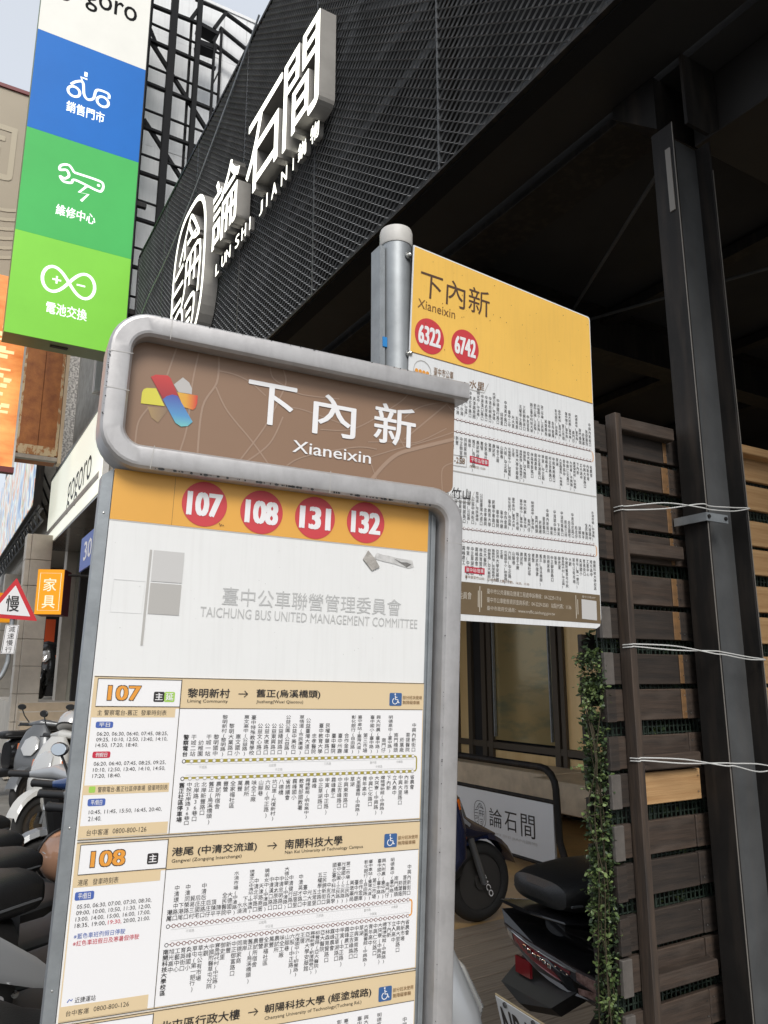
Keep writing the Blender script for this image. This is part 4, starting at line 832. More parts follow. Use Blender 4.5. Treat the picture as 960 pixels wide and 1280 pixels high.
bar(2.22, 10.42, 2.36, 10.74, .045, 9.03); bar(2.55, 10.43, 2.70, 10.76, .045, 9.03); bar(2.576, 9.54, 2.65, 9.77, .02, 9.03); bar(2.54, 10.2, 2.63, 10.42, .03, 9.03)
bar(2.33, 10.40, 2.62, 10.36, .06, 9.02, .2); bar(2.33, 10.10, 2.60, 10.12, .07, 9.02, .2)
for a in ((2.80, 11.16, 3.40, 10.97), (2.74, 10.86, 3.35, 10.60), (2.66, 10.54, 3.25, 10.32)): bar(*a, .035, 9.4)
bar(2.36, 11.16, 2.83, 11.17, .02, 9.4)

# left hand street front: arcade, sign boards, columns
M_stone = mat('stone_cladding', (.60, .55, .47), .6, 0, .16, 5, .1, 40); M_conc = mat('old_concrete', (.36, .345, .31), .8, 0, .3, 6, .3, 60)
M_terr = mat('washed_pebble', (.62, .60, .57), .8, 0, 0, 26, .4, 60, col2=(.28, .27, .26), lo=.45, hi=.55)
ar = thing('arcade_building', 'beige stone clad shop building with a covered arcade along the pavement', 'building', (2.0, 18, 0))
q = MB(); q.box((1.60, 9.3, 4.02), (1.9, 32, 4.58), M_stone); q.build('fascia_beam', ar)
q = MB(); q.tube([(1.68, 9.3, 3.86), (1.68, 32, 3.86)], .15, M_stone, 12); q.build('fascia_moulding', ar, smooth=True)
q = MB(); q.box((1.70, 9.3, 3.70), (6, 32, 3.74), mat('arcade_ceiling', (.30, .275, .24), .8, 0, .1, 2)); q.build('ceiling', ar)
q = MB(); q.box((1.9, 9.78, 4.58), (6, 32, 11.3), M_conc); q.build('upper_wall', ar)
q = MB(); q.box((4.2, 9.3, 0), (4.3, 32, 3.7), M_stone); q.box((1.6, 31.5, 0), (4.2, 31.6, 3.7), M_stone); q.build('back_wall', ar)
q = MB(); q.box((2.07, 13.9, 0), (2.6, 14.3, 3.70), mat('plaster_pier', (.52, .52, .44), .8, 0, .2, 3, .1, 30)); q.build('pier', ar)
q = MB(); q.box((1.90, 13.9, 0), (2.065, 14.2, 3.70), M_stone); q.build('pier_trim', ar)
q = MB(); q.box((2.6, 14.0, 0), (4.2, 14.05, 3.70), mat('tan_wall', (.34, .30, .24), .8, 0, .1, 3)); q.build('shop_wall', ar)
for j in range(9):                                                  # stone blocks of the column and the column behind it
    for x0, x1, y in ((1.245, 1.545, 13.0), (1.30, 1.62, 18.5)):
        z0 = .02 + j * .41; q = MB(); q.bbox((x0, y, z0), (x1, y + .30, z0 + .404), M_stone, .006); q.build('stone_block', ar)
        if x0 < 1.3: q = MB(); q.bbox((x0 - .075, y + .03, z0), (x0 - .003, y + .35, z0 + .404), M_stone, .006); q.build('stone_block', ar)
q = MB(); q.box((1.66, 17, 0), (4.2, 17.1, 3.7), M_back); q.build('doorway_shade_sheet', ar)  # black sheet painting the shade inside the doorway
st_ = MB()
for j in range(6): st_.box((1.27, 12.0 + j * .16, .35 + j * .13), (2.4, 13.2, .35 + (j + 1) * .13 - .012), mat('step_stone', (.52, .42, .30), .6, 0, .15, 6)); st_.box((1.275, 12.006 + j * .16, .35 + (j + 1) * .13 - .012), (2.4, 13.2, .35 + (j + 1) * .13 - .001), M_stone)
st_.box((1.20, 13.2, .3), (4.1, 17, 1.118), M_stone); st_.build('steps', kind='structure')
o = MB().box((1.98, 16.6, 1.95), (2.16, 16.62, 2.62), mat('orange_red_cloth', (.75, .10, .02), .7)).build('hanging_banner'); tag(o, 'narrow red orange banner hanging in the dark doorway', 'banner')
o = MB(); o.box((1.2, 13.0, 4.14), (1.32, 24, 6.15), M_steel)
m = bpy.data.materials.new('led_picture'); m.use_nodes = True; n = m.node_tree.nodes; l = m.node_tree.links; b = n['Principled BSDF']
tc = n.new('ShaderNodeTexCoord'); mp = n.new('ShaderNodeMapping'); mp.inputs['Scale'].default_value = (1, 1.6, .9); mp.inputs['Rotation'].default_value = (.5, 0, 0); nz = n.new('ShaderNodeTexNoise'); nz.inputs['Scale'].default_value = 1.1; nz.inputs['Detail'].default_value = 8; nz.inputs['Distortion'].default_value = 1.6
l.new(tc.outputs['Object'], mp.inputs[0]); l.new(mp.outputs[0], nz.inputs[0]); cr = n.new('ShaderNodeValToRGB'); l.new(nz.outputs['Fac'], cr.inputs[0]); e = cr.color_ramp.elements
e[0].position = .3; e[0].color = (.10, .18, .34, 1); e[1].position = .72; e[1].color = (.62, .66, .58, 1)
for p_, c_ in ((.42, (.26, .34, .46, 1)), (.50, (.55, .60, .56, 1)), (.56, (.50, .22, .16, 1)), (.62, (.28, .36, .26, 1))): x = e.new(p_); x.color = c_
l.new(cr.outputs[0], b.inputs['Emission Color']); b.inputs['Emission Strength'].default_value = .85; b.inputs['Base Color'].default_value = (.05, .05, .05, 1)
led = thing('led_screen', 'large colourful outdoor screen mounted above the arcade', 'screen', (1.2, 18, 4.1))
o.build('cabinet', led); q = MB(); q.box((1.19, 13.03, 4.17), (1.199, 23.97, 6.12), m); q.build('display', led)
q = MB()
for i in range(40):
    y = 13.0 + i * .55; q.tube([(1.35, y, 3.92), (1.28, y + .27, 4.14), (1.35, y + .55, 3.92)], .016, M_steel2, 5)
q.tube([(1.35, 12.9, 3.92), (1.35, 30, 3.92)], .02, M_steel2, 5); q.tube([(1.28, 12.9, 4.14), (1.28, 30, 4.14)], .02, M_steel2, 5); q.build('truss', led)
# weathered boards
lo = thing('orange_banner_board', 'glowing orange printed billboard with a dark red bottom rail', 'billboard', (-.1, 9.5, 3.8))
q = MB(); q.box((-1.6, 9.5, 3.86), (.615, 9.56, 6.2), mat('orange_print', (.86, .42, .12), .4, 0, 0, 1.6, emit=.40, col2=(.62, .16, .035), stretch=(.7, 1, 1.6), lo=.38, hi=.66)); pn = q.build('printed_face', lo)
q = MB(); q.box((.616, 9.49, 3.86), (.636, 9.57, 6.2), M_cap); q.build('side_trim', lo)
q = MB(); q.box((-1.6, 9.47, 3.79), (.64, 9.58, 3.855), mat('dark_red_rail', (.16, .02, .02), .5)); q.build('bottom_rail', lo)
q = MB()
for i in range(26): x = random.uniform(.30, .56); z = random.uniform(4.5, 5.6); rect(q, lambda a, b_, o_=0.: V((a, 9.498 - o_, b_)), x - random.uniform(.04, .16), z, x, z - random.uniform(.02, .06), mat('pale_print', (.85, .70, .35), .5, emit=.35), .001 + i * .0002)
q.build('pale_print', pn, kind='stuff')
be = thing('beige_billboard', 'faded beige billboard with a thin red top edge behind the tall light box', 'billboard', (-1, 12, 0))
q = MB(); q.box((-4, 12, 6.0), (.55, 12.1, 10.60), mat('faded_beige', (.42, .36, .27), .7, 0, .08, .8)); pn = q.build('face', be)
q = MB(); q.box((-4, 11.97, 10.60), (.56, 12.12, 10.66), mat('dark_red_rail', (.16, .02, .02), .5)); q.build('top_edge', be)
q = MB()
FB = lambda a, b_, o_=0.: V((a, 11.995 - o_, b_)); Mf = mat('faded_relief', (.48, .42, .31), .7)
text(q, FB, '司', -.32, 9.95, .36, 9.0, Mf, .01, .004, 2)
for i in range(6): stroke(q, FB, smooth_pts([(-.6, 8.55 - i * .16), (-.2, 8.62 - i * .16), (.2, 8.50 - i * .16), (.5, 8.56 - i * .16)], 5), .055, Mf, .004)
q.build('faded_relief', pn)
q = MB(); q.box((-.5, 12.1, 0), (-.3, 12.3, 9), M_steel); q.build('post', be)
ru = thing('rusty_sign_box', 'rust covered old sign box with peeling cream paint along its edges', 'sign board', (1.03, 11.5, 4.55))
M_rust = mat('rust', (.37, .155, .05), .85, 0, 0, 5, .3, 40, col2=(.20, .075, .03), lo=.35, hi=.7)
M_peel = mat('peeling_cream', (.46, .38, .24), .7, 0, 0, 9, .2, 30, col2=(.30, .14, .05), lo=.45, hi=.52, stretch=(1.5, 1, .8))
for x0, x1 in ((.775, 1.045), (1.05, 1.31)):
    q = MB(); q.bbox((x0, 11.5, 4.60), (x1, 11.53, 6.35), M_rust, .004); q.build('rusted_panel', ru)
for x0, x1, z0, z1 in ((.75, .80, 4.6, 6.35), (1.275, 1.315, 4.6, 6.35), (.80, 1.275, 4.58, 4.72)):
    q = MB(); q.box((x0, 11.494, z0), (x1, 11.499, z1), M_peel); q.build('peeling_edge', ru)
q = MB(); q.box((.75, 11.53, 4.54), (1.315, 11.9, 6.36), M_rust); q.box((.745, 11.49, 4.52), (1.32, 11.6, 4.575), M_conc); q.build('case', ru)
q = MB(); q.box((1.322, 11.5, 4.5), (1.37, 11.7, 6.8), mat('cream_strip', (.5, .42, .30), .7)); q.build('side_strip', ru)
pc = thing('pebbledash_pier', 'speckled grey washed pebble pier beside a white sheet metal strip', 'pier', (1.86, 14.5, 3.75))
q = MB(); q.box((1.715, 14.5, 3.75), (2.02, 15, 11), M_terr); q.build('pier', pc)
q = MB(); q.box((1.905, 13.93, 4.85), (2.5, 13.97, 11), mat('white_sheet_metal', (.60, .63, .64), .5, 0, .1, 3)); sh = q.build('sheet', pc)
for i in range(12): q = MB(); q.lathe([(.009, 0), (.009, .006)], M_steel, 8, Matrix.Translation((1.95, 13.93, 5.3 + i * .29)) @ Matrix.Rotation(R(90), 4, 'X')); q.build('rivet', sh)
q = MB(); q.box((1.33, 15.05, 4.6), (2.3, 15.3, 11), M_conc); q.build('wall', pc)
pc2 = MB()
for z in (3.95, 4.2, 4.45): pc2.tube([(1.30, 14.6, z + 1.0), (1.62, 14.3, z + .2)], .018, M_steel, 5)
for x in (.82, 1.0, 1.16): pc2.tube([(x, 11.6, 6.4), (x + .08, 11.6, 7.0)], .03, M_steel2, 5)
pc2.build('pipes', pc, kind='stuff')
# white lit fascia sign
lg = thing('fascia_light_sign', 'white illuminated fascia sign with thin black lettering over the shop', 'shop sign', (1.55, 11.6, 3.6))
q = MB(); q.box((1.54, 9.15, 3.63), (1.549, 13.9, 4.78), lit('lit_cream', (.78, .79, .68), .55, .06)); pn = q.build('light_face', lg)
q = MB(); q.box((1.549, 9.15, 3.62), (1.62, 13.9, 4.79), M_cap); q.box((1.53, 9.12, 4.79), (1.63, 13.93, 4.83), M_galv); q.build('case', lg)
q = MB(); q.box((1.55, 9.15, 3.595), (2.6, 13.9, 3.615), mat('glossy_grey_panel', (.22, .22, .22), .15, 0, .2, 2)); q.build('soffit_panel', lg)
q = MB(); text(q, lambda a, b_, o_=0.: V((1.539 - o_, a, b_)), 'gogoro', 11.80, 4.28, 9.88, 3.80, M_black, 0, .002, 3); q.build('lettering', pn)
o = MB(); o.box((1.355, 7.86, 2.63), (1.375, 8.94, 3.0), mat('blue_board', (.03, .09, .42), .4)); bs = thing('blue_sign', 'small blue sign with white figures hanging below the lit fascia sign', 'sign board', (1.36, 8.4, 2.6)); pn = o.build('board', bs)
q = MB(); text(q, lambda a, b_, o_=0.: V((1.354 - o_, a, b_)), '30', 8.72, 2.93, 8.25, 2.72, M_print_white, .02, .001, 2); q.build('lettering', pn)
q = MB(); q.tube([(1.38, 7.9, 2.9), (1.95, 7.9, 2.9)], .01, M_steel, 5); q.tube([(1.38, 8.9, 2.9), (1.95, 8.9, 2.9)], .01, M_steel, 5); q.build('hanger', bs)
# orange light box
jj = thing('furniture_light_box', 'orange light box sign with two white characters and maroon sides hanging in the arcade', 'light box', (1.2, 10.0, 2.23), R(-22))
q = MB(); q.box((-.155, .012, 0), (.155, .34, .55), mat('maroon_case', (.11, .015, .03), .5)); q.build('case', jj, local=True)
q = MB(); q.box((-.152, 0, .004), (.152, .011, .546), lit('lit_orange', (.72, .29, .01), .30)); pn = q.build('light_face', jj, local=True)
FJ = lambda a, b_, o_=0.: V((a, -o_, b_)); q = MB()
M_pw = mat('lit_cream_print', (.80, .68, .48), .5, emit=.3)
stroke(q, FJ, [(-.12, .50), (.12, .50), (.12, .05), (-.12, .05)], .006, M_pw, .002, True); text(q, FJ, '家', -.075, .44, .075, .28, M_pw, .012, .003, 2); text(q, FJ, '具', -.075, .23, .075, .075, M_pw, .012, .003, 2); q.build('lettering', pn, local=True)
q = MB(); q.tube([(0.1, .17, .50), (.9, .35, .50)], .015, M_steel, 6); q.build('hanger', jj, local=True)
o = MB(); o.box((.92, 14, 2.38), (1.13, 14.3, 2.85), MATS['lit_orange']); tag(o.build('orange_light_box'), 'plain orange light box partly hidden behind the warning triangle', 'light box')
# warning triangle on its pole
tr = thing('warning_sign', 'red bordered triangular warning sign with a plate below it on a grey pole', 'road sign', (.72, 9.02, 0))
FT = lambda a, b_, o_=0.: V((a, 9.0 - o_, b_))
def rtri(k, o_, m, th=0):
    c = V((.731, 2.245)); A = [V((.746, 2.535)), V((.985, 2.085)), V((.465, 2.110))]; P = []
    for i in range(3):
        p = c + (A[i] - c) * k; a = c + (A[i - 1] - c) * k; b_ = c + (A[(i + 1) % 3] - c) * k
        for t in (.08, .03): P.append(p + (a - p) * t * .5)
        for t in (.03, .08): P.append(p + (b_ - p) * t * .5)
    q = MB()
    if th: q.prism([FT(p.x, p.y, o_) for p in P], (0, th, 0), m)
    else: q.quad([FT(p.x, p.y, o_) for p in P], m)
    return q
rtri(1, .0, mat('sign_red', (.62, .03, .04), .4), .004).build('red_plate', tr); rtri(.72, .003, M_print_white).build('white_field', tr)
q = MB(); text(q, FT, '慢', .665, 2.345, .795, 2.175, M_black, .012, .006, 2); q.build('character', tr)
q = MB(); q.prism([FT(.685, 2.035), (FT(.815, 2.035)), FT(.795, 1.735), FT(.665, 1.735)], (0, .004, 0), M_print_white); pn = q.build('text_plate', tr)
q = MB(); stroke(q, FT, [(.692, 2.028), (.807, 2.028), (.788, 1.742), (.673, 1.742)], .005, M_black, .002, True)
for i, chx in enumerate('減速慢行'): text(q, FT, chx, .718 - i * .005, 2.020 - i * .070, .780 - i * .005, 1.960 - i * .070, M_black, 0, .002, 2)
q.build('lettering', pn)
q = MB(); q.tube(smooth_pts([(.745, 9.03, 2.45), (.745, 9.03, 1.75), (.735, 9.03, 1.62), (.69, 9.03, 1.50), (.60, 9.03, 1.40), (.585, 9.03, 1.28), (.585, 9.03, 0)], 5), .024, M_galv_pole, 10); q.build('pole', tr, smooth=True)

# ------------------------------------------------------------------ SCOOTERS
M_blk = mat('black_plastic', (.013, .013, .0135), .5, 0, .2, 30); M_gloss = mat('gloss_black', (.012, .012, .013), .16, 0, coat=.5)
M_seat = mat('seat_vinyl', (.013, .013, .0135), .42, 0, .2, 40, .15, 200); M_tyre = mat('tyre_rubber', (.022, .021, .020), .8, 0, .2, 30)
M_rim = mat('dark_rim', (.10, .095, .09), .35, .6); M_chrome = mat('chrome', (.6, .6, .6), .15, 1); M_silv = mat('silver_paint', (.36, .37, .38), .35, .3, coat=.3)
M_white_p = mat('white_paint', (.48, .475, .45), .3, 0, coat=.3); M_blue_p = mat('blue_paint', (.012, .045, .16), .25, .1, coat=.6); M_navy = mat('navy_paint', (.010, .016, .050), .25, .1, coat=.6); M_grey_p = mat('grey_paint', (.12, .125, .13), .35, .2, coat=.3); M_bright_blue = mat('bright_blue_paint', (.01, .06, .55), .3, .1, coat=.5)
M_mirror = mat('mirror_glass', (.72, .76, .78), .04, 1); M_lens = mat('clear_lens', (.45, .45, .44), .08, .2, coat=1); M_redlens = mat('red_lens', (.16, .008, .012), .12, 0, coat=1); M_amber = mat('amber_lens', (.62, .13, .01), .2, 0, coat=.5)
M_plate = mat('plate_white', (.66, .67, .67), .45); M_gold = mat('plate_rim', (.48, .38, .22), .35, .5)
def wheel(root, x, rad=.235, tr_=.05, nm='wheel', txt=None):
    T = Matrix.Translation((x, 0, rad)) @ Matrix.Rotation(R(90), 4, 'X'); w_ = MB(); prof_ = []
    for i in range(13): a = R(-110 + 220 * i / 12); prof_.append((rad - tr_ + tr_ * math.cos(a), tr_ * 1.0 * math.sin(a)))
    prof_ += [(rad - tr_ * 1.5, tr_ * .8), (rad - tr_ * 1.5, -tr_ * .8)]
    vs = []; seg = 36; n = len(prof_)
    for r_, h in prof_:
        for k in range(seg): a = 2 * math.pi * k / seg; vs.append(T @ V((r_ * math.cos(a), r_ * math.sin(a), h)))
    w_.add(vs, [(i * seg + k, i * seg + (k + 1) % seg, ((i + 1) % n) * seg + (k + 1) % seg, ((i + 1) % n) * seg + k) for i in range(n) for k in range(seg)], M_tyre)
    t_ = w_.build('tyre', root, smooth=True, local=True)
    q = MB(); R0 = rad - tr_ * 1.45
    for s_ in (-1, 1): q.lathe([(R0 + .004, s_ * .030), (R0 - .018, s_ * .026), (R0 - .018, s_ * .020), (R0 + .004, s_ * .016)], M_rim, 36, T)
    for k in range(5):
        a = 2 * math.pi * k / 5 + .3
        for da in (-.16, .16): q.prism([T @ V((.03 * math.cos(a + da * 2), .03 * math.sin(a + da * 2), .014)), T @ V((R0 * math.cos(a + da), R0 * math.sin(a + da), .014)), T @ V((R0 * math.cos(a + da + .12), R0 * math.sin(a + da + .12), .014)), T @ V((.04 * math.cos(a + da * 2 + .3), .04 * math.sin(a + da * 2 + .3), .014))], (0, .028, 0), M_rim)
    q.lathe([(.045, -.05), (.045, .05)], M_rim, 16, T); q.build('rim', root, local=True)
    q = MB(); q.lathe([(.098, -.045), (.098, -.041), (.070, -.041), (.070, -.045), (.098, -.045)], M_chrome, 28, T); q.lathe([(.055, -.048), (.055, -.040)], M_rim, 20, T); q.build('brake_disc', root, local=True)
def scooter(label, loc, rz, body, accent, group='scooters parked along the pavement', name='scooter', inner=None, tail=True, mirrors=True, screen=False):
    s = thing(name, label, 'scooter', loc, rz, group); inner = inner or M_blk; L = dict(local=True)
    wheel(s, .62); wheel(s, -.60, .23, .055)
    q = MB(); P = [(.62 + .275 * math.cos(R(a)), .235 + .275 * math.sin(R(a))) for a in range(15, 150, 13)]
    for i, (a, b) in enumerate(zip(P[:-1], P[1:])): q.add([(a[0], -.07, a[1] - .02), (a[0], -.05, a[1] + .012), (a[0], .05, a[1] + .012), (a[0], .07, a[1] - .02), (b[0], -.07, b[1] - .02), (b[0], -.05, b[1] + .012), (b[0], .05, b[1] + .012), (b[0], .07, b[1] - .02)], [(0, 1, 5, 4), (1, 2, 6, 5), (2, 3, 7, 6)], body)
    q.build('front_fender', s, smooth=True, **L)
    q = MB()
    for y in (-.075, .075): q.tube([(.62, y, .235), (.52, y * .9, .52), (.44, y * .6, .74)], [.020, .022, .024], M_grey_p, 8)
    q.build('fork', s, smooth=True, **L)
    q = MB(); q.loft([(.30, 0, .50, .13, .06), (.42, 0, .56, .19, .07), (.58, 0, .54, .21, .08), (.74, 0, .50, .20, .085), (.88, 0, .46, .15, .07), (.96, 0, .44, .08, .035)], body, 20, 2.4, 'z'); 
    q.v = [(p[0], p[1], p[2]) for p in q.v]; q.build('leg_shield', s, smooth=True, **L)
    q = MB(); q.loft([(.34, 0, .38, .12, .02), (.6, 0, .46, .17, .02), (.85, 0, .40, .12, .02)], inner, 16, 2.6, 'z'); q.build('inner_shield', s, smooth=True, **L)
    q = MB(); q.loft([(.64, 0, .63, .05, .018), (.71, 0, .605, .11, .024), (.80, 0, .565, .09, .022), (.84, 0, .54, .03, .01)], M_lens, 14, 2.3, 'z'); q.build('headlight', s, smooth=True, **L)
    for y in (-.17, .17): q = MB(); q.loft([(.70, y, .535, .03, .016), (.76, y, .525, .03, .016)], M_amber, 10, 2.2, 'z'); q.build('turn_signal', s, smooth=True, **L)
    q = MB(); q.loft([(-.20, 0, .30, .17, .05), (0, 0, .29, .18, .045), (.30, 0, .30, .17, .05), (.42, 0, .36, .13, .06)], inner, 16, 4); q.build('floorboard', s, smooth=True, **L)
    q = MB(); q.loft([(-.92, 0, .70, .05, .03), (-.82, 0, .655, .11, .06), (-.62, 0, .60, .155, .10), (-.35, 0, .54, .17, .18), (-.16, 0, .52, .16, .20), (-.06, 0, .50, .12, .17)], body, 22, 2.7); q.build('rear_body', s, smooth=True, **L)
    for y in (-1, 1): q = MB(); q.loft([(-.78, y * .115, .63, .012, .03), (-.55, y * .155, .58, .015, .055), (-.30, y * .168, .50, .013, .07), (-.12, y * .15, .42, .010, .03)], accent, 12, 2.2); q.build('side_panel', s, smooth=True, **L)
    q = MB(); q.loft([(-.805, 0, .80, .07, .018), (-.79, 0, .80, .115, .036), (-.74, 0, .80, .135, .046), (-.60, 0, .805, .145, .052), (-.46, 0, .80, .15, .054), (-.41, 0, .775, .155, .052), (-.34, 0, .758, .158, .050), (-.20, 0, .755, .155, .050), (-.06, 0, .758, .13, .052), (.01, 0, .757, .115, .046), (.035, 0, .755, .095, .034), (.045, 0, .752, .06, .018)], M_seat, 24, 3.2); q.tube([(a, b_, c_) for a, b_, c_ in [(-.78, .125, .785), (-.60, .146, .79), (-.46, .151, .785), (-.36, .158, .748), (-.2, .157, .742), (-.06, .132, .745), (.01, .117, .745)]], .0035, M_grey_p, 4); q.tube([(a, -b_, c_) for a, b_, c_ in [(-.78, .125, .785), (-.60, .146, .79), (-.46, .151, .785), (-.36, .158, .748), (-.2, .157, .742), (-.06, .132, .745), (.01, .117, .745)]], .0035, M_grey_p, 4); q.build('seat', s, smooth=True, **L)
    q = MB(); q.tube([(-.62, -.15, .72), (-.84, -.13, .765), (-.93, -.06, .78), (-.93, .06, .78), (-.84, .13, .765), (-.62, .15, .72)], .014, M_gloss, 8); q.build('grab_rail', s, smooth=True, **L)
    q = MB(); q.loft([(-.955, 0, .665, .07, .022), (-.93, 0, .665, .10, .030), (-.88, 0, .66, .10, .03)], M_redlens, 16, 2.6); q.build('tail_light', s, smooth=True, **L)
    q = MB(); q.prism([(-.80, -.09, .58), (-.98, -.07, .46), (-.98, .07, .46), (-.80, .09, .58)], (0, 0, -.015), M_blk); q.build('rear_fender', s, **L)
    q = MB(); q.box((-.995, -.13, .32), (-.990, .13, .46), M_plate); q.build('number_plate', s, **L)
    q = MB(); q.loft([(-.21, .335, .955, .018, .018), (-.10, .36, .965, .045, .032), (0, .385, .975, .065, .045), (.10, .36, .965, .045, .032), (.21, .335, .955, .018, .018)], M_blk if body is M_gloss else body, 14, 2.5, 'y')
    q.v = [(p[0], p[1], p[2]) for p in q.v]; q.build('handlebar_cover', s, smooth=True, **L)
    q = MB(); q.tube([(.32, .0, .92), (.40, .0, .60)], .05, inner, 8)
    for y in (-1, 1):
        q.tube([(.335, y * .20, .955), (.30, y * .33, .955), (.295, y * .345, .955)], [.019, .019, .022], M_blk, 10)
        q.tube([(.37, y * .19, .96), (.385, y * .25, .95), (.35, y * .34, .945)], .006, M_blk, 6)
    q.build('handlebar', s, smooth=True, **L)
    if mirrors:
        for y in (-1, 1):
            q = MB(); q.tube([(.355, y * .20, .98), (.37, y * .26, 1.06), (.36, y * .30, 1.13)], .007, M_blk, 6); T = Matrix.Translation((.355, y * .31, 1.155)) @ Matrix.Rotation(R(-85), 4, 'Y') @ Matrix.Rotation(R(6 * y), 4, 'X')
            q.v += []; k0 = len(q.v)
            q.lathe([(.040, -.012), (.047, 0), (.042, .006)], M_blk, 16, T @ Matrix.Diagonal((.72, 1.3, 1, 1))); mo = q.build('mirror', s, smooth=True, **L)
            q = MB(); q.lathe([(.040, .0065), (.039, .0075)], M_mirror, 16, T @ Matrix.Diagonal((.72, 1.3, 1, 1))); q.build('mirror_glass', mo, **L)
    q = MB(); q.loft([(-.78, -.17, .30, .05, .05), (-.72, -.17, .30, .06, .06), (-.35, -.17, .25, .055, .055), (-.25, -.15, .24, .03, .03)], M_blk, 14, 2.2); q.build('exhaust', s, smooth=True, **L)
    q = MB(); q.loft([(-.60, .12, .27, .05, .07), (-.30, .12, .30, .06, .10), (-.10, .12, .28, .04, .06)], M_grey_p, 14, 2.6); q.tube([(-.2, .1, .22), (-.28, .16, .02)], .012, M_blk, 6); q.build('engine', s, smooth=True, **L)
    if screen: q = MB(); q.loft([(.92, 0, .44, .13, .006), (1.02, 0, .39, .12, .006), (1.12, 0, .35, .08, .005)], M_lens, 14, 2.4, 'z'); q.build('windscreen', s, smooth=True, **L)
    return s
HD = R(24)
def at_seat(x, y, h=HD, d=.03): return (x - math.cos(h) * d, y - math.sin(h) * d, 0)
spots = [('black scooter with silver and blue side panel, nearest of the row on the left', .42, 3.30, M_blk, M_silv, False), ('grey scooter second from the near end of the left row', .46, 3.72, M_grey_p, M_grey_p, True), ('dark blue scooter with a brown helmet by its footboard, third of the left row', .44, 4.16, M_blue_p, M_grey_p, False),
         ('silver scooter with a long leg shield, fourth of the left row', .42, 4.66, M_silv, M_grey_p, False), ('black scooter fifth in the left row, farthest of the near scooters', -.15, 5.25, M_gloss, M_blk, False)]
for i, (lb, x, y, b_, a_, mr) in enumerate(spots):
    sc0 = scooter(lb, at_seat(x, y, HD), HD + R((0, 3, -2, 4, -3)[i]), b_, a_, mirrors=mr)
    if i == 0:
        for c_ in sc0.children:
            if c_.name.split('.')[0] == 'seat': c_.scale = (1, 1, 1.42); c_.location.z = -.335
        q = MB(); q.loft([(-.72, -.155, .67, .012, .03), (-.45, -.180, .655, .016, .055), (-.20, -.176, .60, .014, .075), (-.02, -.160, .50, .010, .05), (.10, -.14, .43, .006, .02)], M_silv, 14, 2.4); q.build('side_fairing', sc0, smooth=True, local=True)
        q = MB(); q.loft([(-.50, -.190, .65, .010, .02), (-.32, -.197, .635, .012, .024), (-.20, -.192, .62, .006, .016)], M_bright_blue, 12, 2.2); q.build('blue_insert', sc0, smooth=True, local=True)
        for x_, z_ in ((-.10, .46), (-.04, .37)): q = MB(); q.lathe([(.012, 0), (.012, .006), (.004, .007)], M_chrome, 10, Matrix.Translation((x_, -.184, z_)) @ Matrix.Rotation(R(90), 4, 'X')); q.build('side_bolt', sc0, local=True)
far = [('grey scooter with wide handlebars beyond the near row', 1.42, 5.85, M_grey_p, M_blk, 186, False), ('white scooter with a silver helmet on its handlebar near the pier', 1.50, 8.1, M_white_p, M_redlens, 214, False),
       ('large black scooter with windscreen under the warning triangle', .98, 11.4, M_gloss, M_blk, 205, True), ('grey blue scooter by the stone steps behind the white one', 1.50, 10.2, M_grey_p, M_blue_p, 230, False), ('black scooter parked deep in the dark arcade doorway', 2.02, 15.6, M_gloss, M_redlens, 250, False)]
for lb, x, y, b_, a_, h, sc_ in far: scooter(lb, (x, y, .0 if y < 12 else 1.118), R(h), b_, a_, screen=sc_)
def helmet(label, loc, m, vis, rz=0, tilt=0):
    h = thing('helmet', label, 'helmet', loc, rz); h.rotation_euler = (tilt, .3, rz)
    q = MB(); q.lathe([(.118, -.02), (.124, .03), (.122, .07), (.108, .11), (.08, .14), (.04, .157), (.001, .162)], m, 24); q.build('shell', h, smooth=True, local=True)
    q = MB(); q.tube([(.121 * math.cos(6.2832 * i / 24), .121 * math.sin(6.2832 * i / 24), -.015) for i in range(24)], .008, vis, 6, closed=True); q.tube([(.124 * math.cos(R(a)), 0, .03 + .128 * math.sin(R(a))) for a in range(0, 181, 15)], .0025, M_silv, 5); q.build('trim', h, local=True)
    return h
helmet('brown glossy open helmet hanging between the near scooters', (.70, 4.42, .62), mat('brown_helmet', (.30, .17, .11), .15, 0, coat=.8), M_blk, .4, R(100))
helmet('silver helmet resting on the white scooter', (1.24, 7.92, 1.03), mat('silver_helmet', (.45, .44, .43), .25, .3, coat=.5), M_blk, 2, R(30))
# scooter with the dark blue nose facing right under the roof, and the black one whose tail is nearest
kb = scooter('dark blue scooter facing right in front of the shop board', (2.50, 4.16, .02), R(-1), M_navy, M_grey_p, group='scooters parked under the restaurant roof', mirrors=False)
for c_ in kb.children:
    if c_.name.split('.')[0] in ('leg_shield', 'inner_shield', 'headlight', 'turn_signal', 'handlebar', 'handlebar_cover'): c_.location.x -= .17
q = MB(); q.loft([(.28, 0, .62, .15, .13), (.42, 0, .585, .14, .10), (.55, 0, .545, .10, .065), (.68, 0, .515, .055, .030), (.76, 0, .498, .015, .008)], M_navy, 18, 2.4); q.build('nose_fairing', kb, smooth=True, local=True)
q = MB(); q.prism([(.36, -.150, .66), (.47, -.140, .585), (.48, -.140, .60), (.38, -.150, .675)], (0, -.004, 0), M_silv); q.build('silver_flash', kb, local=True)
q = MB(); q.lathe([(.020, 0), (.020, .012), (.008, .02)], M_amber, 14, Matrix.Translation((.42, -.142, .525)) @ Matrix.Rotation(R(90), 4, 'X')); q.build('side_reflector', kb, smooth=True, local=True)
q = MB(); FW = lambda a, b_, o_=0.: V((.62 + a, -.052 - o_, .235 + b_)); vs, fs, _ = glyph('KYMCO', .02, 0, 2)
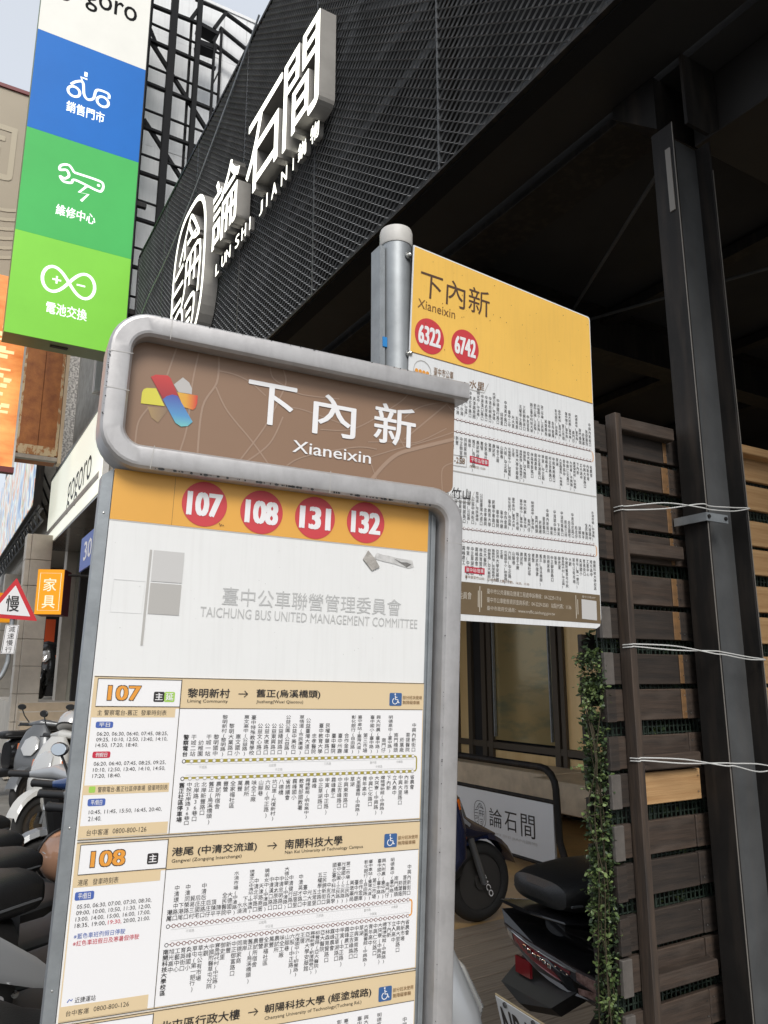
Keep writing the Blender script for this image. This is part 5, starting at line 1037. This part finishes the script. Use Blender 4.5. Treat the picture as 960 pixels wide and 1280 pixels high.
mx = max(v[0] for v in vs); ca, sa = math.cos(R(-62)), math.sin(R(-62)); q.add([FW((v[0] / mx - .5) * .20 * ca - (v[1] - .35) * .046 * sa + .03, (v[0] / mx - .5) * .20 * sa + (v[1] - .35) * .046 * ca, v[2] + .001) for v in vs], fs, M_print_white); q.build('hub_lettering', kb, local=True)
bs2 = scooter('bright blue and silver scooter whose nose shows beside the bus stop frame', (.66, 1.80, .0), R(-2), M_silv, M_bright_blue, inner=M_bright_blue, group=None, mirrors=False)
for c_ in list(bs2.children):
    if c_.name.split('.')[0] == 'turn_signal': bpy.data.objects.remove(c_)
# black scooter, tail towards the street: own detailed rear end
kr = scooter('black scooter behind the ivy with red and clear tail light and a number plate', (2.80, 2.02, 0), R(-4), M_gloss, M_blk, group='scooters parked under the restaurant roof')
for c_ in list(kr.children):
    nm_ = c_.name.split('.')[0]
    if nm_ in ('tail_light', 'number_plate', 'rear_fender', 'grab_rail'): bpy.data.objects.remove(c_)
    elif nm_ == 'seat': c_.location = (-.15, 0, -.10); c_.scale = (1.05, 1.2, 1.14)
q = MB(); q.loft([(-.80, 0, .735, .10, .02), (-.90, 0, .735, .15, .018), (-.98, .03, .742, .16, .010), (-1.02, .08, .748, .09, .006)], M_gloss, 18, 2.6); q.build('grab_rail', kr, smooth=True, local=True)
q = MB(); q.prism([(-.80, .185, .70), (-.98, .215, .705), (-1.005, .16, .66), (-.99, -.10, .60), (-.93, -.205, .56), (-.74, -.215, .585), (-.70, 0, .70)], (.03, 0, -.055), M_gloss); q.build('tail_housing', kr, local=True)
P_ = lambda u, v: V((-1.012 + .085 * u * u + .012 * v, .165 - .385 * u, .680 - .075 * u - v * (.030 + .060 * math.sin(min(1, u * 1.15) * 2.2))))
def lens_patch(u0, u1, v0, v1, m, o, nm, par, k=8):
    q = MB(); A = [P_(u0 + (u1 - u0) * i / k, v0) for i in range(k + 1)] + [P_(u1 - (u1 - u0) * i / k, v1) for i in range(k + 1)]
    q.prism([a + V((-o, 0, 0)) for a in A], (.006, 0, 0), m); return q.build(nm, par, local=True)
t_ = lens_patch(0.02, 1.0, .02, 1.0, mat('smoked_lens', (.030, .022, .022), .08, 0, coat=1), .002, 'tail_light', kr)
lens_patch(.14, .74, .22, .72, M_redlens, .004, 'red_lens', t_); lens_patch(.80, .985, .14, .90, mat('clear_red_lens', (.36, .22, .19), .1, .2, 0, 60, .5, coat=1, col2=(.12, .05, .04)), .005, 'clear_lens', t_)
for v_, w_ in ((.12, .05),): lens_patch(.12, .80, v_, v_ + w_, M_chrome, .006, 'chrome_strip', t_)
for i in range(9):
    u = .30 + i * .052; a = P_(u, .34 + .03 * (i % 3)) + V((-.009, 0, 0)); q = MB(); q.bbox(tuple(a - V((.002, .0085, .005 + .002 * (i % 2)))), tuple(a + V((.002, .0085, .006))), M_chrome, .0012); q.build('reflector_facet', t_, local=True)
lens_patch(.06, .13, .25, .8, M_chrome, .005, 'reflector_facet', t_)
q = MB(); q.prism([(-.90, -.16, .58), (-1.02, -.09, .50), (-1.06, .02, .485), (-1.03, .16, .50), (-.88, .17, .60)], (.04, 0, -.03), M_blk); q.build('rear_fender', kr, local=True)
q = MB(); q.box((-.995, .045, .535), (-.985, .125, .585), M_redlens); q.build('reflector', kr, local=True)
T = Matrix.Translation((-1.045, .015, .40)) @ Matrix.Rotation(R(-14), 4, 'Y')
q = MB(); q.bbox((-.002, -.135, -.10), (.004, .135, .075), M_gold, .002, T); pt = q.build('number_plate', kr, local=True)
q = MB(); q.bbox((-.0045, -.130, -.095), (-.002, .130, .070), M_plate, .001, T); q.build('plate_face', pt, local=True)
q = MB(); FPn = lambda a, b_, o_=0.: T @ V((-.005 - o_, a, b_)); text(q, FPn, 'NRA-5', .112, .044, -.118, -.075, M_black, .025, .0005, 3); q.build('plate_lettering', pt, local=True)
for y in (.075, -.075): q = MB(); q.lathe([(.009, 0), (.009, .005), (.003, .006)], M_steel2, 10, T @ Matrix.Translation((-.005, y, .060)) @ Matrix.Rotation(R(-90), 4, 'Y')); q.build('plate_bolt', pt, local=True)
